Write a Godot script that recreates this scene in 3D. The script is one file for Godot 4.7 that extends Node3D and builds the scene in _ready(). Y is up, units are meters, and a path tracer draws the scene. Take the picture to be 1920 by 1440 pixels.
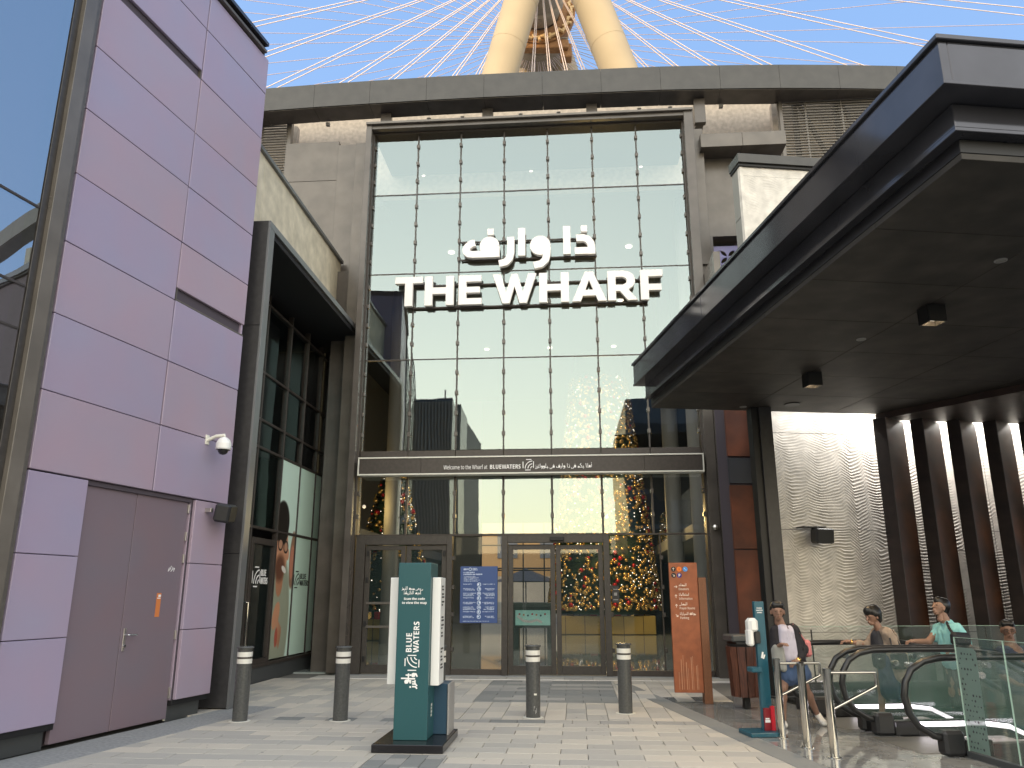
extends Node3D
# A paved court in front of a glazed entrance hall. Frames: F = hall front, P = purple building, R = canopy and escalators, W = camera axis.
# A point of a frame is (u to the right, h up, v away), in metres, from the ground below the camera.
const FA := {"F": 4.5, "P": 14.2, "R": -6.5, "W": 0.0}
var M := {}
var boxes := {}
var where := {}
var rng := RandomNumberGenerator.new()
var fonts := {}

# ---------- mesh builder
class MB:
	var v := PackedVector3Array()
	var n := PackedVector3Array()
	var uv := PackedVector2Array()
	var c := PackedColorArray()
	var i := PackedInt32Array()
	var use_c := false
	var use_uv := false
	func tri(a: Vector3, b: Vector3, d: Vector3, nn: Vector3) -> void:
		var k := v.size()
		v.append(a); v.append(b); v.append(d)
		n.append(nn); n.append(nn); n.append(nn)
		if (b - a).cross(d - a).dot(nn) > 0.0:
			i.append(k); i.append(k + 2); i.append(k + 1)
		else:
			i.append(k); i.append(k + 1); i.append(k + 2)
	func quad(a: Vector3, b: Vector3, d: Vector3, e: Vector3, nn: Vector3) -> void:
		tri(a, b, d, nn)
		tri(a, d, e, nn)
	func quv(a: Vector3, b: Vector3, d: Vector3, e: Vector3, nn: Vector3) -> void:
		use_uv = true
		tri(a, b, d, nn)
		tri(a, d, e, nn)
		uv.append_array([Vector2(0, 1), Vector2(1, 1), Vector2(1, 0), Vector2(0, 1), Vector2(1, 0), Vector2(0, 0)])
	func box(lo: Vector3, hi: Vector3) -> void:
		for ax in 3:
			for s in [-1.0, 1.0]:
				var nn := Vector3.ZERO
				nn[ax] = s
				var b := (ax + 1) % 3
				var d := (ax + 2) % 3
				var p := []
				for q in [[0, 0], [1, 0], [1, 1], [0, 1]]:
					var t := Vector3.ZERO
					t[ax] = hi[ax] if s > 0 else lo[ax]
					t[b] = hi[b] if q[0] else lo[b]
					t[d] = hi[d] if q[1] else lo[d]
					p.append(t)
				quad(p[0], p[1], p[2], p[3], nn)
	func grid_idx(cols: int, rows: int, base: int, wrap: bool) -> void:
		for r in rows - 1:
			for q in (cols if wrap else cols - 1):
				var a := base + r * cols + q
				var b := base + r * cols + (q + 1) % cols
				i.append_array([a, a + cols, b, b, a + cols, b + cols])
	func orient() -> void:  # turn each triangle so that it agrees with its normals
		for k in range(0, i.size(), 3):
			var a := v[i[k]]
			if (v[i[k + 1]] - a).cross(v[i[k + 2]] - a).dot(n[i[k]] + n[i[k + 1]] + n[i[k + 2]]) > 0.0:
				var t := i[k + 1]
				i[k + 1] = i[k + 2]
				i[k + 2] = t
	func mesh() -> ArrayMesh:
		var arr := []
		arr.resize(Mesh.ARRAY_MAX)
		arr[Mesh.ARRAY_VERTEX] = v
		arr[Mesh.ARRAY_NORMAL] = n
		arr[Mesh.ARRAY_INDEX] = i
		if use_c:
			arr[Mesh.ARRAY_COLOR] = c
		if use_uv:
			arr[Mesh.ARRAY_TEX_UV] = uv
		var m := ArrayMesh.new()
		m.add_surface_from_arrays(Mesh.PRIMITIVE_TRIANGLES, arr)
		return m

func cbox(s: Vector3, c: float) -> Mesh:  # a box with chamfered edges
	c = minf(c, minf(s.x, minf(s.y, s.z)) * 0.3)
	var key := "%.3f %.3f %.3f %.4f" % [s.x, s.y, s.z, c]
	if boxes.has(key):
		return boxes[key]
	var b := MB.new()
	var h := s * 0.5
	if c < 0.0015:
		b.box(-h, h)
		boxes[key] = b.mesh()
		return boxes[key]
	var q := h - Vector3.ONE * c
	for ax in 3:
		var d := (ax + 1) % 3
		var e := (ax + 2) % 3
		for s1 in [-1.0, 1.0]:
			var p := []
			for w in [[-1, -1], [1, -1], [1, 1], [-1, 1]]:
				var t := Vector3.ZERO
				t[ax] = s1 * h[ax]; t[d] = w[0] * q[d]; t[e] = w[1] * q[e]
				p.append(t)
			var nn := Vector3.ZERO
			nn[ax] = s1
			b.quad(p[0], p[1], p[2], p[3], nn)
			for s2 in [-1.0, 1.0]:  # the edge along e between faces ax and d
				var k := []
				for w in [[1, -1], [1, 1], [0, 1], [0, -1]]:
					var t := Vector3.ZERO
					t[ax] = s1 * (h[ax] if w[0] else q[ax]); t[d] = s2 * (q[d] if w[0] else h[d]); t[e] = w[1] * q[e]
					k.append(t)
				var ne := Vector3.ZERO
				ne[ax] = s1; ne[d] = s2
				b.quad(k[0], k[1], k[2], k[3], ne.normalized())
	for sx in [-1.0, 1.0]:
		for sy in [-1.0, 1.0]:
			for sz in [-1.0, 1.0]:
				var g := Vector3(sx, sy, sz)
				b.tri(g * Vector3(h.x, q.y, q.z), g * Vector3(q.x, h.y, q.z), g * Vector3(q.x, q.y, h.z), g.normalized())
	boxes[key] = b.mesh()
	return boxes[key]

func sweep(b: MB, pts: Array, r, sides := 8, closed := false, caps := true) -> void:  # a tube along points; r a number or one per point
	var base := b.v.size()
	var cnt := pts.size()
	var prev := Vector3.ZERO
	for k in cnt:
		var p: Vector3 = pts[k]
		var t: Vector3
		if closed:
			t = (pts[(k + 1) % cnt] - pts[(k - 1 + cnt) % cnt]).normalized()
		else:
			t = (pts[mini(k + 1, cnt - 1)] - pts[maxi(k - 1, 0)]).normalized()
		if prev == Vector3.ZERO:
			prev = Vector3.UP if absf(t.y) < 0.9 else Vector3.RIGHT
		var x := (prev - t * prev.dot(t)).normalized()
		prev = x
		var y := t.cross(x)
		var rr: float = r[k] if r is Array else r
		for s in sides:
			var a := TAU * s / sides
			var d := x * cos(a) + y * sin(a)
			b.v.append(p + d * rr)
			b.n.append(d)
	var first := b.i.size()
	b.grid_idx(sides, cnt, base, true)
	if closed:
		for q in sides:
			var a := base + (cnt - 1) * sides + q
			var a2 := base + (cnt - 1) * sides + (q + 1) % sides
			b.i.append_array([a, base + q, a2, a2, base + q, base + (q + 1) % sides])
	for k in range(first, b.i.size(), 3):
		var a := b.v[b.i[k]]
		if (b.v[b.i[k + 1]] - a).cross(b.v[b.i[k + 2]] - a).dot(b.n[b.i[k]] + b.n[b.i[k + 1]] + b.n[b.i[k + 2]]) > 0.0:
			var t := b.i[k + 1]
			b.i[k + 1] = b.i[k + 2]
			b.i[k + 2] = t
	if not closed and caps:
		for e in [0, cnt - 1]:
			var nn: Vector3 = (pts[0] - pts[1]).normalized() if e == 0 else (pts[cnt - 1] - pts[cnt - 2]).normalized()
			for s in sides:
				b.tri(pts[e], b.v[base + e * sides + s], b.v[base + e * sides + (s + 1) % sides], nn)

func lathe(b: MB, prof: Array, seg := 24, at := Vector3.ZERO) -> void:  # prof: [radius, height] from the bottom up; each step has its own normals
	for k in prof.size() - 1:
		var p = prof[k]
		var q = prof[k + 1]
		var nn := Vector2(q[1] - p[1], p[0] - q[0]).normalized()
		var base := b.v.size()
		for e in [p, q]:
			for s in seg:
				var a := TAU * s / seg
				b.v.append(at + Vector3(cos(a) * e[0], e[1], sin(a) * e[0]))
				b.n.append(Vector3(cos(a) * nn.x, nn.y, sin(a) * nn.x))
		var first := b.i.size()
		b.grid_idx(seg, 2, base, true)
		for f in range(first, b.i.size(), 3):
			var a := b.v[b.i[f]]
			if (b.v[b.i[f + 1]] - a).cross(b.v[b.i[f + 2]] - a).dot(b.n[b.i[f]] + b.n[b.i[f + 1]] + b.n[b.i[f + 2]]) > 0.0:
				var t := b.i[f + 1]
				b.i[f + 1] = b.i[f + 2]
				b.i[f + 2] = t

func plate(b: MB, poly: PackedVector2Array, z0: float, z1: float, holes := []) -> void:  # a flat shape in x, y made solid from z0 to z1 (front)
	var pieces := [poly]
	for hole in holes:  # cut through each hole, so that no piece has one
		var mid := 0.0
		for p in hole:
			mid += p.x / hole.size()
		var next := []
		for piece in pieces:
			for half in [[-1000.0, mid], [mid, 1000.0]]:
				var rect := PackedVector2Array([Vector2(half[0], -1000), Vector2(half[1], -1000), Vector2(half[1], 1000), Vector2(half[0], 1000)])
				for w in Geometry2D.intersect_polygons(piece, rect):
					next.append_array(Geometry2D.clip_polygons(w, hole))
		pieces = next
	for piece in pieces:
		var idx := Geometry2D.triangulate_polygon(piece)
		for k in range(0, idx.size(), 3):
			var p := []
			for e in 3:
				p.append(piece[idx[k + e]])
			b.tri(Vector3(p[0].x, p[0].y, z1), Vector3(p[1].x, p[1].y, z1), Vector3(p[2].x, p[2].y, z1), Vector3.BACK)
			b.tri(Vector3(p[0].x, p[0].y, z0), Vector3(p[1].x, p[1].y, z0), Vector3(p[2].x, p[2].y, z0), Vector3.FORWARD)
	for line in [poly] + holes:
		var ccw := not Geometry2D.is_polygon_clockwise(line)
		for k in line.size():
			var p: Vector2 = line[k]
			var q: Vector2 = line[(k + 1) % line.size()]
			var d := (q - p).normalized()
			var nn := Vector3(d.y, -d.x, 0)
			if not ccw:
				nn = -nn
			if line != poly:
				nn = -nn
			b.quad(Vector3(p.x, p.y, z0), Vector3(q.x, q.y, z0), Vector3(q.x, q.y, z1), Vector3(p.x, p.y, z1), nn)

func shape2d(parts: Array) -> Array:  # joins outlines: [outer outlines, holes]
	var now := []
	for p in parts:
		var cur: PackedVector2Array = p
		if Geometry2D.is_polygon_clockwise(cur):
			cur.reverse()
		var rest := []
		var merged := true
		while merged:
			merged = false
			for k in now.size():
				var m := Geometry2D.merge_polygons(cur, now[k])
				var outs := []
				for w in m:
					if not Geometry2D.is_polygon_clockwise(w):
						outs.append(w)
				if outs.size() == 1:
					cur = outs[0]
					for w in m:
						if Geometry2D.is_polygon_clockwise(w):
							rest.append(w)
					now.remove_at(k)
					merged = true
					break
		now.append(cur)
		now.append_array([])
		for w in rest:
			holes_of.append(w)
	var h := holes_of
	holes_of = []
	return [now, h]
var holes_of := []

func line2d(pts: Array, w: float, closed := false) -> PackedVector2Array:  # a stroke of width w with square ends
	var p := PackedVector2Array(pts)
	var o := Geometry2D.offset_polyline(p, w * 0.5, Geometry2D.JOIN_ROUND, Geometry2D.END_BUTT)
	return o[0]

func arc(c: Vector2, r: float, a0: float, a1: float, k := 12) -> Array:
	var p := []
	for j in k + 1:
		var a := deg_to_rad(lerpf(a0, a1, float(j) / k))
		p.append(c + Vector2(cos(a), sin(a)) * r)
	return p

# ---------- nodes
func fb(f: String) -> Basis:
	return Basis(Vector3.UP, deg_to_rad(-FA[f]))

func at(f: String, u: float, h: float, v: float) -> Vector3:
	return fb(f) * Vector3(u, h, -v)

func metas(o: Node, label: String, category: String, group := "") -> Node:
	o.set_meta("label", label)
	o.set_meta("category", category)
	if group:
		o.set_meta("group", group)
	return o

func thing(called: String, label: String, category: String, f: String, u: float, v: float, h := 0.0, group := "", turn := 0.0) -> Node3D:
	var o := Node3D.new()
	o.name = called
	o.transform = Transform3D(fb(f) * Basis(Vector3.UP, deg_to_rad(turn)), at(f, u, h, v))
	add_child(o, true)
	metas(o, label, category, group)
	where[o] = Vector3(u, h, -v) if turn == 0.0 else Vector3.ZERO
	return o

func structure(called: String, f: String, u := 0.0, v := 0.0) -> Node3D:
	var o := Node3D.new()
	o.name = called
	o.transform = Transform3D(fb(f), at(f, u, 0, v))
	add_child(o, true)
	o.set_meta("kind", "structure")
	where[o] = Vector3(u, 0, -v)
	return o

func put(parent: Node3D, called: String, m: Mesh, mat: Material, p := Vector3.INF, basis := Basis.IDENTITY) -> MeshInstance3D:  # p in the frame; left out: the mesh is already in frame coordinates
	var o := MeshInstance3D.new()
	o.name = called
	o.mesh = m
	o.material_override = mat
	if p == Vector3.INF:
		p = Vector3.ZERO
	o.transform = Transform3D(basis, p - where[parent])
	where[o] = p
	parent.add_child(o, true)
	return o

func bx(parent: Node3D, called: String, mat: Material, u0: float, u1: float, h0: float, h1: float, v0: float, v1: float, c := 0.004) -> MeshInstance3D:
	return put(parent, called, cbox(Vector3(absf(u1 - u0), absf(h1 - h0), absf(v1 - v0)), c), mat, Vector3((u0 + u1) / 2, (h0 + h1) / 2, -(v0 + v1) / 2))

func tube(parent: Node3D, called: String, mat: Material, pts: Array, r, sides := 10, closed := false) -> MeshInstance3D:
	var b := MB.new()
	var o: Vector3 = pts[0]
	var q := []
	for p in pts:
		q.append(p - o)
	sweep(b, q, r, sides, closed)
	return put(parent, called, b.mesh(), mat, o)

func turned(parent: Node3D, called: String, mat: Material, p: Vector3, prof: Array, seg := 24, basis := Basis.IDENTITY) -> MeshInstance3D:
	var b := MB.new()
	lathe(b, prof, seg)
	return put(parent, called, b.mesh(), mat, p, basis)

func words(parent: Node3D, called: String, s: String, mat: Material, cap: float, p: Vector3, basis := Basis.IDENTITY, bold := true, align := HORIZONTAL_ALIGNMENT_LEFT, depth := 0.004, fit := 0.0) -> MeshInstance3D:  # fit: the width that the line is set to
	if not fonts.has(bold):
		var sf := SystemFont.new()
		sf.font_names = PackedStringArray(["Droid Sans"])
		sf.font_weight = 700 if bold else 400
		fonts[bold] = sf
	var t := TextMesh.new()
	t.text = s
	t.font = fonts[bold]
	t.font_size = 48
	t.pixel_size = cap / (48.0 * 0.714)
	t.depth = depth
	t.curve_step = 2.0
	t.horizontal_alignment = align
	var stretch := fit / maxf(t.get_aabb().size.x, 0.001) if fit > 0.0 else 1.0
	return put(parent, called, t, mat, p, basis * Basis.from_scale(Vector3(stretch, 1, 1)))

# a small stroke alphabet for the Arabic lettering; every letter: width, strokes, dots; x runs leftwards from the right edge of the letter
func circ(cx: float, cy: float, r: float) -> Array:
	var p := []
	for k in 9:
		p.append(Vector2(cx + cos(TAU * k / 8) * r, cy + sin(TAU * k / 8) * r))
	return p
func letter(ch: String) -> Array:
	var V := func(a: Array) -> Array:
		var p := []
		for k in range(0, a.size(), 2):
			p.append(Vector2(a[k], a[k + 1]))
		return p
	match ch:
		"a": return [0.4, [V.call([0.2, 0, 0.2, 1.2])], []]
		"A": return [0.4, [V.call([0.2, 0, 0.2, 1.0])], [[0.2, 1.3]]]
		"l": return [0.5, [V.call([0, 0, 0.5, 0]), V.call([0.25, 0, 0.25, 1.2])], []]
		"L": return [0.8, [V.call([0, 0, 0.6, 0, 0.75, 1.15]), V.call([0.2, 0.2, 0.2, 1.15])], []]
		"h": return [0.7, [V.call([0, 0, 0.7, 0]), circ(0.35, 0.3, 0.27)], []]
		"b": return [0.5, [V.call([0, 0, 0.5, 0]), V.call([0.25, 0, 0.25, 0.45])], [[0.25, -0.3]]]
		"t": return [0.5, [V.call([0, 0, 0.5, 0]), V.call([0.25, 0, 0.25, 0.45])], [[0.12, 0.75], [0.4, 0.75]]]
		"Y": return [0.5, [V.call([0, 0, 0.5, 0]), V.call([0.25, 0, 0.25, 0.45])], [[0.12, -0.3], [0.4, -0.3]]]
		"k": return [0.8, [V.call([0, 0, 0.8, 0]), V.call([0.15, 0, 0.25, 0.5, 0.7, 0.75, 0.35, 1.2])], []]
		"m": return [0.6, [V.call([0, 0, 0.6, 0]), circ(0.3, 0.1, 0.22)], []]
		"f": return [0.6, [V.call([0, 0, 0.6, 0]), circ(0.3, 0.35, 0.26)], [[0.3, 0.9]]]
		"F": return [1.2, [V.call([0, 0, 1.1, 0, 1.15, 0.4]), circ(0.3, 0.35, 0.26)], [[0.3, 0.9]]]
		"y": return [0.8, [V.call([0, 0, 0.25, 0.05, 0.2, -0.3, 0.75, -0.35, 0.8, 0.0])], []]
		"d": return [0.5, [V.call([0.1, 0.6, 0.05, 0.1, 0, 0, 0.5, 0])], []]
		"D": return [0.5, [V.call([0.1, 0.6, 0.02, 0.1, 0.0, 0, 0.5, 0])], [[0.2, 0.9]]]
		"w": return [0.6, [circ(0.25, 0.3, 0.24), V.call([0.02, 0.3, 0.05, -0.1, 0.5, -0.35])], []]
		"r": return [0.4, [V.call([0.08, 0.45, 0.1, -0.1, 0.4, -0.35])], []]
		"z": return [0.4, [V.call([0.08, 0.45, 0.1, -0.1, 0.4, -0.35])], [[0.15, 0.75]]]
		"s": return [0.9, [V.call([0, 0, 0.9, 0]), V.call([0.1, 0, 0.1, 0.4]), V.call([0.4, 0, 0.4, 0.4]), V.call([0.7, 0, 0.7, 0.4])], []]
		"S": return [0.9, [V.call([0, 0, 0.9, 0]), circ(0.35, 0.25, 0.25), V.call([0.75, 0, 0.75, 0.35])], []]
		"T": return [0.8, [V.call([0, 0, 0.8, 0]), circ(0.4, 0.25, 0.25), V.call([0.3, 0.3, 0.3, 1.2])], []]
		"j": return [0.7, [V.call([0, 0, 0.7, 0]), V.call([0.6, 0, 0.2, 0.4, 0.65, 0.45])], []]
		"q": return [0.6, [V.call([0, 0, 0.6, 0]), circ(0.3, 0.35, 0.26)], [[0.18, 0.9], [0.45, 0.9]]]
		"e": return [0.5, [V.call([0, 0, 0.5, 0]), V.call([0.4, 0, 0.1, 0.25, 0.4, 0.5])], []]
	return [0.45, [], []]

func arabic(parent: Node3D, called: String, s: String, mat: Material, unit: float, p: Vector3, basis := Basis.IDENTITY, weight := 0.14, centre := false) -> MeshInstance3D:  # p: right end of the base line
	var b := MB.new()
	var x := 0.0
	var lift := 0
	var total := 0.0
	for ch in s:
		total += letter(ch)[0]
	if centre:
		x = total * 0.5
	for ch in s:
		var g := letter(ch)
		for st in g[1]:
			var q := []
			for w in st:
				q.append(Vector2(x - w.x, w.y) * unit)
			lift += 1
			plate(b, line2d(q, weight * unit), 0.0, 0.003 + 0.0002 * (lift % 7))
		for d in g[2]:
			var c := Vector2(x - d[0], d[1]) * unit
			var r: float = weight * unit * 0.6
			lift += 1
			plate(b, PackedVector2Array([c + Vector2(-r, -r), c + Vector2(r, -r), c + Vector2(r, r), c + Vector2(-r, r)]), 0.0, 0.003 + 0.0002 * (lift % 7))
		x -= g[0]
	return put(parent, called, b.mesh(), mat, p, basis)

func emblem(parent: Node3D, called: String, mat: Material, s: float, p: Vector3, basis := Basis.IDENTITY) -> MeshInstance3D:  # the bracketed fan, s high, centred on p
	var b := MB.new()
	var w := 0.07
	var strokes := [[Vector2(-0.22, 0.5), Vector2(0.3, 0.5)], [Vector2(-0.3, -0.5), Vector2(0.22, -0.5)], [Vector2(-0.5, -0.32), Vector2(-0.5, 0.3)], [Vector2(0.5, -0.3), Vector2(0.5, 0.32)],
		arc(Vector2(0.42, -0.36), 0.72, 180, 92, 10), arc(Vector2(0.42, -0.36), 0.45, 180, 95, 8), arc(Vector2(0.42, -0.36), 0.2, 180, 100, 6)]
	var k := 0
	for st in strokes:
		var q := []
		for c in st:
			q.append(c * s)
		k += 1
		plate(b, line2d(q, w * s), 0.0, 0.003 + 0.0002 * k)
	return put(parent, called, b.mesh(), mat, p, basis)

# ---------- materials
func mat(called: String, c: Color, rough := 0.6, metal := 0.0, spec := 0.5) -> StandardMaterial3D:  # c is a linear base colour
	var m := StandardMaterial3D.new()
	m.resource_name = called
	m.albedo_color = c.linear_to_srgb()
	m.roughness = rough
	m.metallic = metal
	m.metallic_specular = spec
	M[called] = m
	return m

func noise_tex(seed_: int, freq: float, lo: float, hi: float, size := 256, octaves := 4, kind := FastNoiseLite.TYPE_SIMPLEX_SMOOTH) -> NoiseTexture2D:
	var n := FastNoiseLite.new()
	n.seed = seed_
	n.noise_type = kind
	n.frequency = freq
	n.fractal_octaves = octaves
	var t := NoiseTexture2D.new()
	t.width = size
	t.height = size
	t.seamless = true
	t.noise = n
	var g := Gradient.new()
	g.set_color(0, Color(lo, lo, lo))
	g.set_color(1, Color(hi, hi, hi))
	t.color_ramp = g
	return t

func grain(m: StandardMaterial3D, tex: Texture2D, scale: float, world := true) -> StandardMaterial3D:
	m.albedo_texture = tex
	m.uv1_triplanar = true
	m.uv1_world_triplanar = world
	m.uv1_scale = Vector3.ONE * scale
	return m

func worn(m: StandardMaterial3D, tex: Texture2D) -> void:
	m.roughness_texture = tex
	m.roughness_texture_channel = BaseMaterial3D.TEXTURE_CHANNEL_RED

func sky_at(d: Vector3, sun: Vector3) -> Color:
	var e := rad_to_deg(asin(clampf(d.y, -1, 1)))
	if e < 0.0:
		return Color(0.20, 0.19, 0.18)
	var flat := Vector2(d.x, d.z).normalized()
	var s := 0.5 + 0.5 * flat.dot(Vector2(sun.x, sun.z).normalized()) * cos(deg_to_rad(e))
	var c := Vector3(0.27, 0.49, 0.92).lerp(Vector3(1.72, 1.82, 1.92), smoothstep(0.24, 0.72, s))
	c = c.lerp(c + Vector3(0.34, 0.36, 0.30), exp(-e / 18.0))
	c += Vector3(1.7, 1.25, 0.5) * pow(s, 3.0) * exp(-e / 11.0)
	c += Vector3(3.7, 3.35, 2.65) * pow(s, 2.6) * exp(-e / 38.0)
	c *= Vector3(1, 1, 1).lerp(Vector3(0.80, 0.68, 0.38), exp(-e / 8.0) * s)  # the low air reddens
	return Color(c.x, c.y, c.z)

func make_light() -> void:
	var cam := Camera3D.new()
	cam.name = "camera"
	cam.fov = 52.07
	cam.near = 0.1
	cam.far = 4000.0
	cam.position = Vector3(0, 1.6, 0)
	cam.rotation_degrees = Vector3(15.0, 0, 0)
	cam.current = true
	add_child(cam)
	var to_sun := Vector3(-sin(deg_to_rad(20.0)), tan(deg_to_rad(6.5)), cos(deg_to_rad(20.0))).normalized()
	var im := Image.create_empty(512, 256, false, Image.FORMAT_RGBF)
	for y in 256:
		var th := PI * (y + 0.5) / 256.0
		for x in 512:
			var ph := TAU * (x + 0.5) / 512.0
			# column 0 looks along -z in Godot's panorama, and x grows to the right
			im.set_pixel(x, y, sky_at(Vector3(sin(ph) * sin(th), cos(th), -cos(ph) * sin(th)), to_sun))
	var pano := PanoramaSkyMaterial.new()
	pano.panorama = ImageTexture.create_from_image(im)
	pano.energy_multiplier = 1.0
	var sky := Sky.new()
	sky.sky_material = pano
	var env := Environment.new()
	env.background_mode = Environment.BG_SKY
	env.sky = sky
	env.ambient_light_source = Environment.AMBIENT_SOURCE_SKY
	env.tonemap_mode = Environment.TONE_MAPPER_LINEAR
	env.tonemap_exposure = 1.0
	env.sdfgi_enabled = true
	env.ssao_enabled = true
	env.ssil_enabled = true
	var we := WorldEnvironment.new()
	we.name = "environment"
	we.environment = env
	add_child(we)
	var sun := DirectionalLight3D.new()
	sun.name = "sun"
	sun.light_energy = 0.62
	sun.light_color = Color(1.0, 0.80, 0.52)
	sun.light_angular_distance = 0.5
	sun.shadow_enabled = true
	sun.basis = Basis.looking_at(-to_sun)
	add_child(sun)

func make_materials() -> void:
	var fine := noise_tex(3, 0.05, 0.80, 1.0, 512, 5)
	var speck := noise_tex(5, 0.25, 0.78, 1.0, 512, 3)
	var cloud := noise_tex(8, 0.012, 0.82, 1.0, 512, 4)
	var rough := noise_tex(11, 0.01, 0.44, 0.56, 256, 3)
	var rgh2 := noise_tex(12, 0.02, 0.10, 0.34, 256, 4)
	for k in 8:
		var c: Color = [Color(0.660, 0.605, 0.517), Color(0.616, 0.572, 0.495), Color(0.704, 0.638, 0.539), Color(0.550, 0.517, 0.462), Color(0.52, 0.49, 0.44), Color(0.42, 0.405, 0.375), Color(0.28, 0.285, 0.272), Color(0.17, 0.17, 0.165)][k]
		grain(mat("paver%d" % k, c, 0.78), speck, 1.3)
	var pm := grain(mat("paver_mixed", Color(1, 1, 1), 0.78), speck, 1.3)
	pm.vertex_color_use_as_albedo = true
	grain(mat("ground", Color(0.20, 0.19, 0.17), 0.9), cloud, 0.1)
	grain(mat("strip_stone", Color(0.34, 0.345, 0.34), 0.7), fine, 0.7)
	worn(grain(mat("polished", Color(0.30, 0.305, 0.30), 0.2), cloud, 0.5), rgh2)
	worn(grain(mat("polished2", Color(0.27, 0.275, 0.27), 0.2), cloud, 0.5), rgh2)
	worn(grain(mat("cladding", Color(0.165, 0.145, 0.124), 0.5), cloud, 0.22), rough)
	worn(grain(mat("cladding2", Color(0.125, 0.110, 0.098), 0.5), cloud, 0.22), rough)
	mat("slat_metal", Color(0.15, 0.137, 0.118), 0.5)
	worn(grain(mat("ring_metal", Color(0.058, 0.054, 0.047), 0.5), cloud, 0.35), rough)
	grain(mat("bronze", Color(0.062, 0.050, 0.043), 0.42), fine, 0.4)
	grain(mat("bronze_trim", Color(0.060, 0.052, 0.046), 0.4), fine, 0.4)
	grain(mat("portal", Color(0.040, 0.038, 0.040), 0.45), fine, 0.3)
	mat("portal_edge", Color(0.16, 0.165, 0.17), 0.35, 0.3)
	mat("soffit_black", Color(0.012, 0.012, 0.014), 0.7)
	grain(mat("concrete", Color(0.74, 0.66, 0.50), 0.85), cloud, 0.35)
	grain(mat("render_beige", Color(0.60, 0.51, 0.42), 0.9), fine, 0.25)
	var hue := noise_tex(30, 0.012, 0.9, 1.0, 256, 2)
	hue.color_ramp.set_color(0, Color(0.985, 0.935, 0.955))
	hue.color_ramp.set_color(1, Color(0.94, 0.95, 0.985))
	for k in 4:
		grain(mat("purple%d" % k, [Color(0.400, 0.335, 0.405), Color(0.385, 0.335, 0.425), Color(0.402, 0.333, 0.393), Color(0.375, 0.330, 0.430)][k], 0.36, 0.0, 0.5), hue, 0.31)
	grain(mat("purple_door", Color(0.205, 0.166, 0.184), 0.5), hue, 0.4)
	mat("joint", Color(0.075, 0.06, 0.075), 0.8)
	mat("plinth", Color(0.06, 0.064, 0.066), 0.5)
	grain(mat("frame_grey", Color(0.13, 0.115, 0.10), 0.45), fine, 0.5)
	mat("black", Color(0.008, 0.008, 0.009), 0.5)
	mat("rubber", Color(0.014, 0.014, 0.015), 0.32)
	mat("dark_plastic", Color(0.02, 0.02, 0.022), 0.4)
	mat("white_metal", Color(0.86, 0.83, 0.80), 0.45)
	mat("white_plastic", Color(0.82, 0.81, 0.78), 0.3)
	mat("cream", Color(0.72, 0.70, 0.62), 0.4)
	mat("sign_white", Color(0.88, 0.86, 0.84), 0.5)
	mat("letter_side", Color(0.30, 0.29, 0.28), 0.5)
	var sf := noise_tex(40, 0.02, 0.55, 1.0, 256, 4)
	worn(grain(mat("canopy_metal", Color(0.085, 0.085, 0.098), 0.33, 0.45), cloud, 0.2), noise_tex(41, 0.01, 0.2, 0.42, 256, 3))
	(grain(mat("soffit", Color(0.06, 0.052, 0.043), 0.62), sf, 0.3))
	grain(mat("brown_dark", Color(0.05, 0.024, 0.016), 0.5), sf, 0.5)
	grain(mat("fin_edge", Color(0.040, 0.024, 0.020), 0.55), sf, 0.5)
	grain(mat("rust", Color(0.09, 0.03, 0.010), 0.5), noise_tex(44, 0.018, 0.35, 1.0, 256, 5), 0.35)
	grain(mat("rust_panel", Color(0.20, 0.052, 0.02), 0.6), noise_tex(45, 0.012, 0.6, 1.0, 256, 4), 0.4)
	mat("slate_panel", Color(0.022, 0.026, 0.04), 0.5)
	grain(mat("wave_white", Color(0.78, 0.735, 0.665), 0.6), cloud, 0.5)
	grain(mat("sign_brown", Color(0.36, 0.105, 0.038), 0.5), cloud, 0.8)
	grain(mat("sign_post", Color(0.22, 0.085, 0.034), 0.55), fine, 1.2)
	mat("sign_text", Color(0.85, 0.72, 0.62), 0.5)
	mat("streak", Color(0.55, 0.30, 0.18), 0.7)
	mat("teal", Color(0.020, 0.088, 0.098), 0.35)
	mat("navy_teal", Color(0.018, 0.060, 0.105), 0.4)
	mat("stand_teal", Color(0.010, 0.085, 0.125), 0.35)
	mat("red", Color(0.55, 0.012, 0.028), 0.4)
	mat("red_dark", Color(0.22, 0.010, 0.018), 0.4)
	mat("base_black", Color(0.011, 0.010, 0.012), 0.25)
	worn(grain(mat("bollard_grey", Color(0.095, 0.097, 0.094), 0.45), fine, 1.0), rough)
	mat("bollard_band", Color(0.72, 0.70, 0.64), 0.4)
	mat("landing_metal", Color(0.20, 0.20, 0.19), 0.45, 0.7)
	worn(mat("steel", Color(0.55, 0.52, 0.47), 0.25, 1.0), noise_tex(50, 0.05, 0.14, 0.32, 128, 3))
	mat("chrome", Color(0.7, 0.7, 0.7), 0.12, 1.0)
	for k in 3:
		var wm := grain(mat("wood%d" % k, [Color(0.17, 0.055, 0.03), Color(0.125, 0.04, 0.023), Color(0.21, 0.075, 0.04)][k], 0.5), noise_tex(54 + k, 0.03, 0.45, 1.0, 256, 4), 1.0)
		wm.uv1_scale = Vector3(6.0, 0.5, 6.0)
	grain(mat("wheel_leg", Color(0.45, 0.37, 0.25), 0.7), noise_tex(58, 0.02, 0.93, 1.0, 256, 3), 0.02)
	mat("wheel_cable", Color(0.78, 0.68, 0.66), 0.6)
	mat("wheel_cable_far", Color(0.58, 0.48, 0.50), 0.6)
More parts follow.
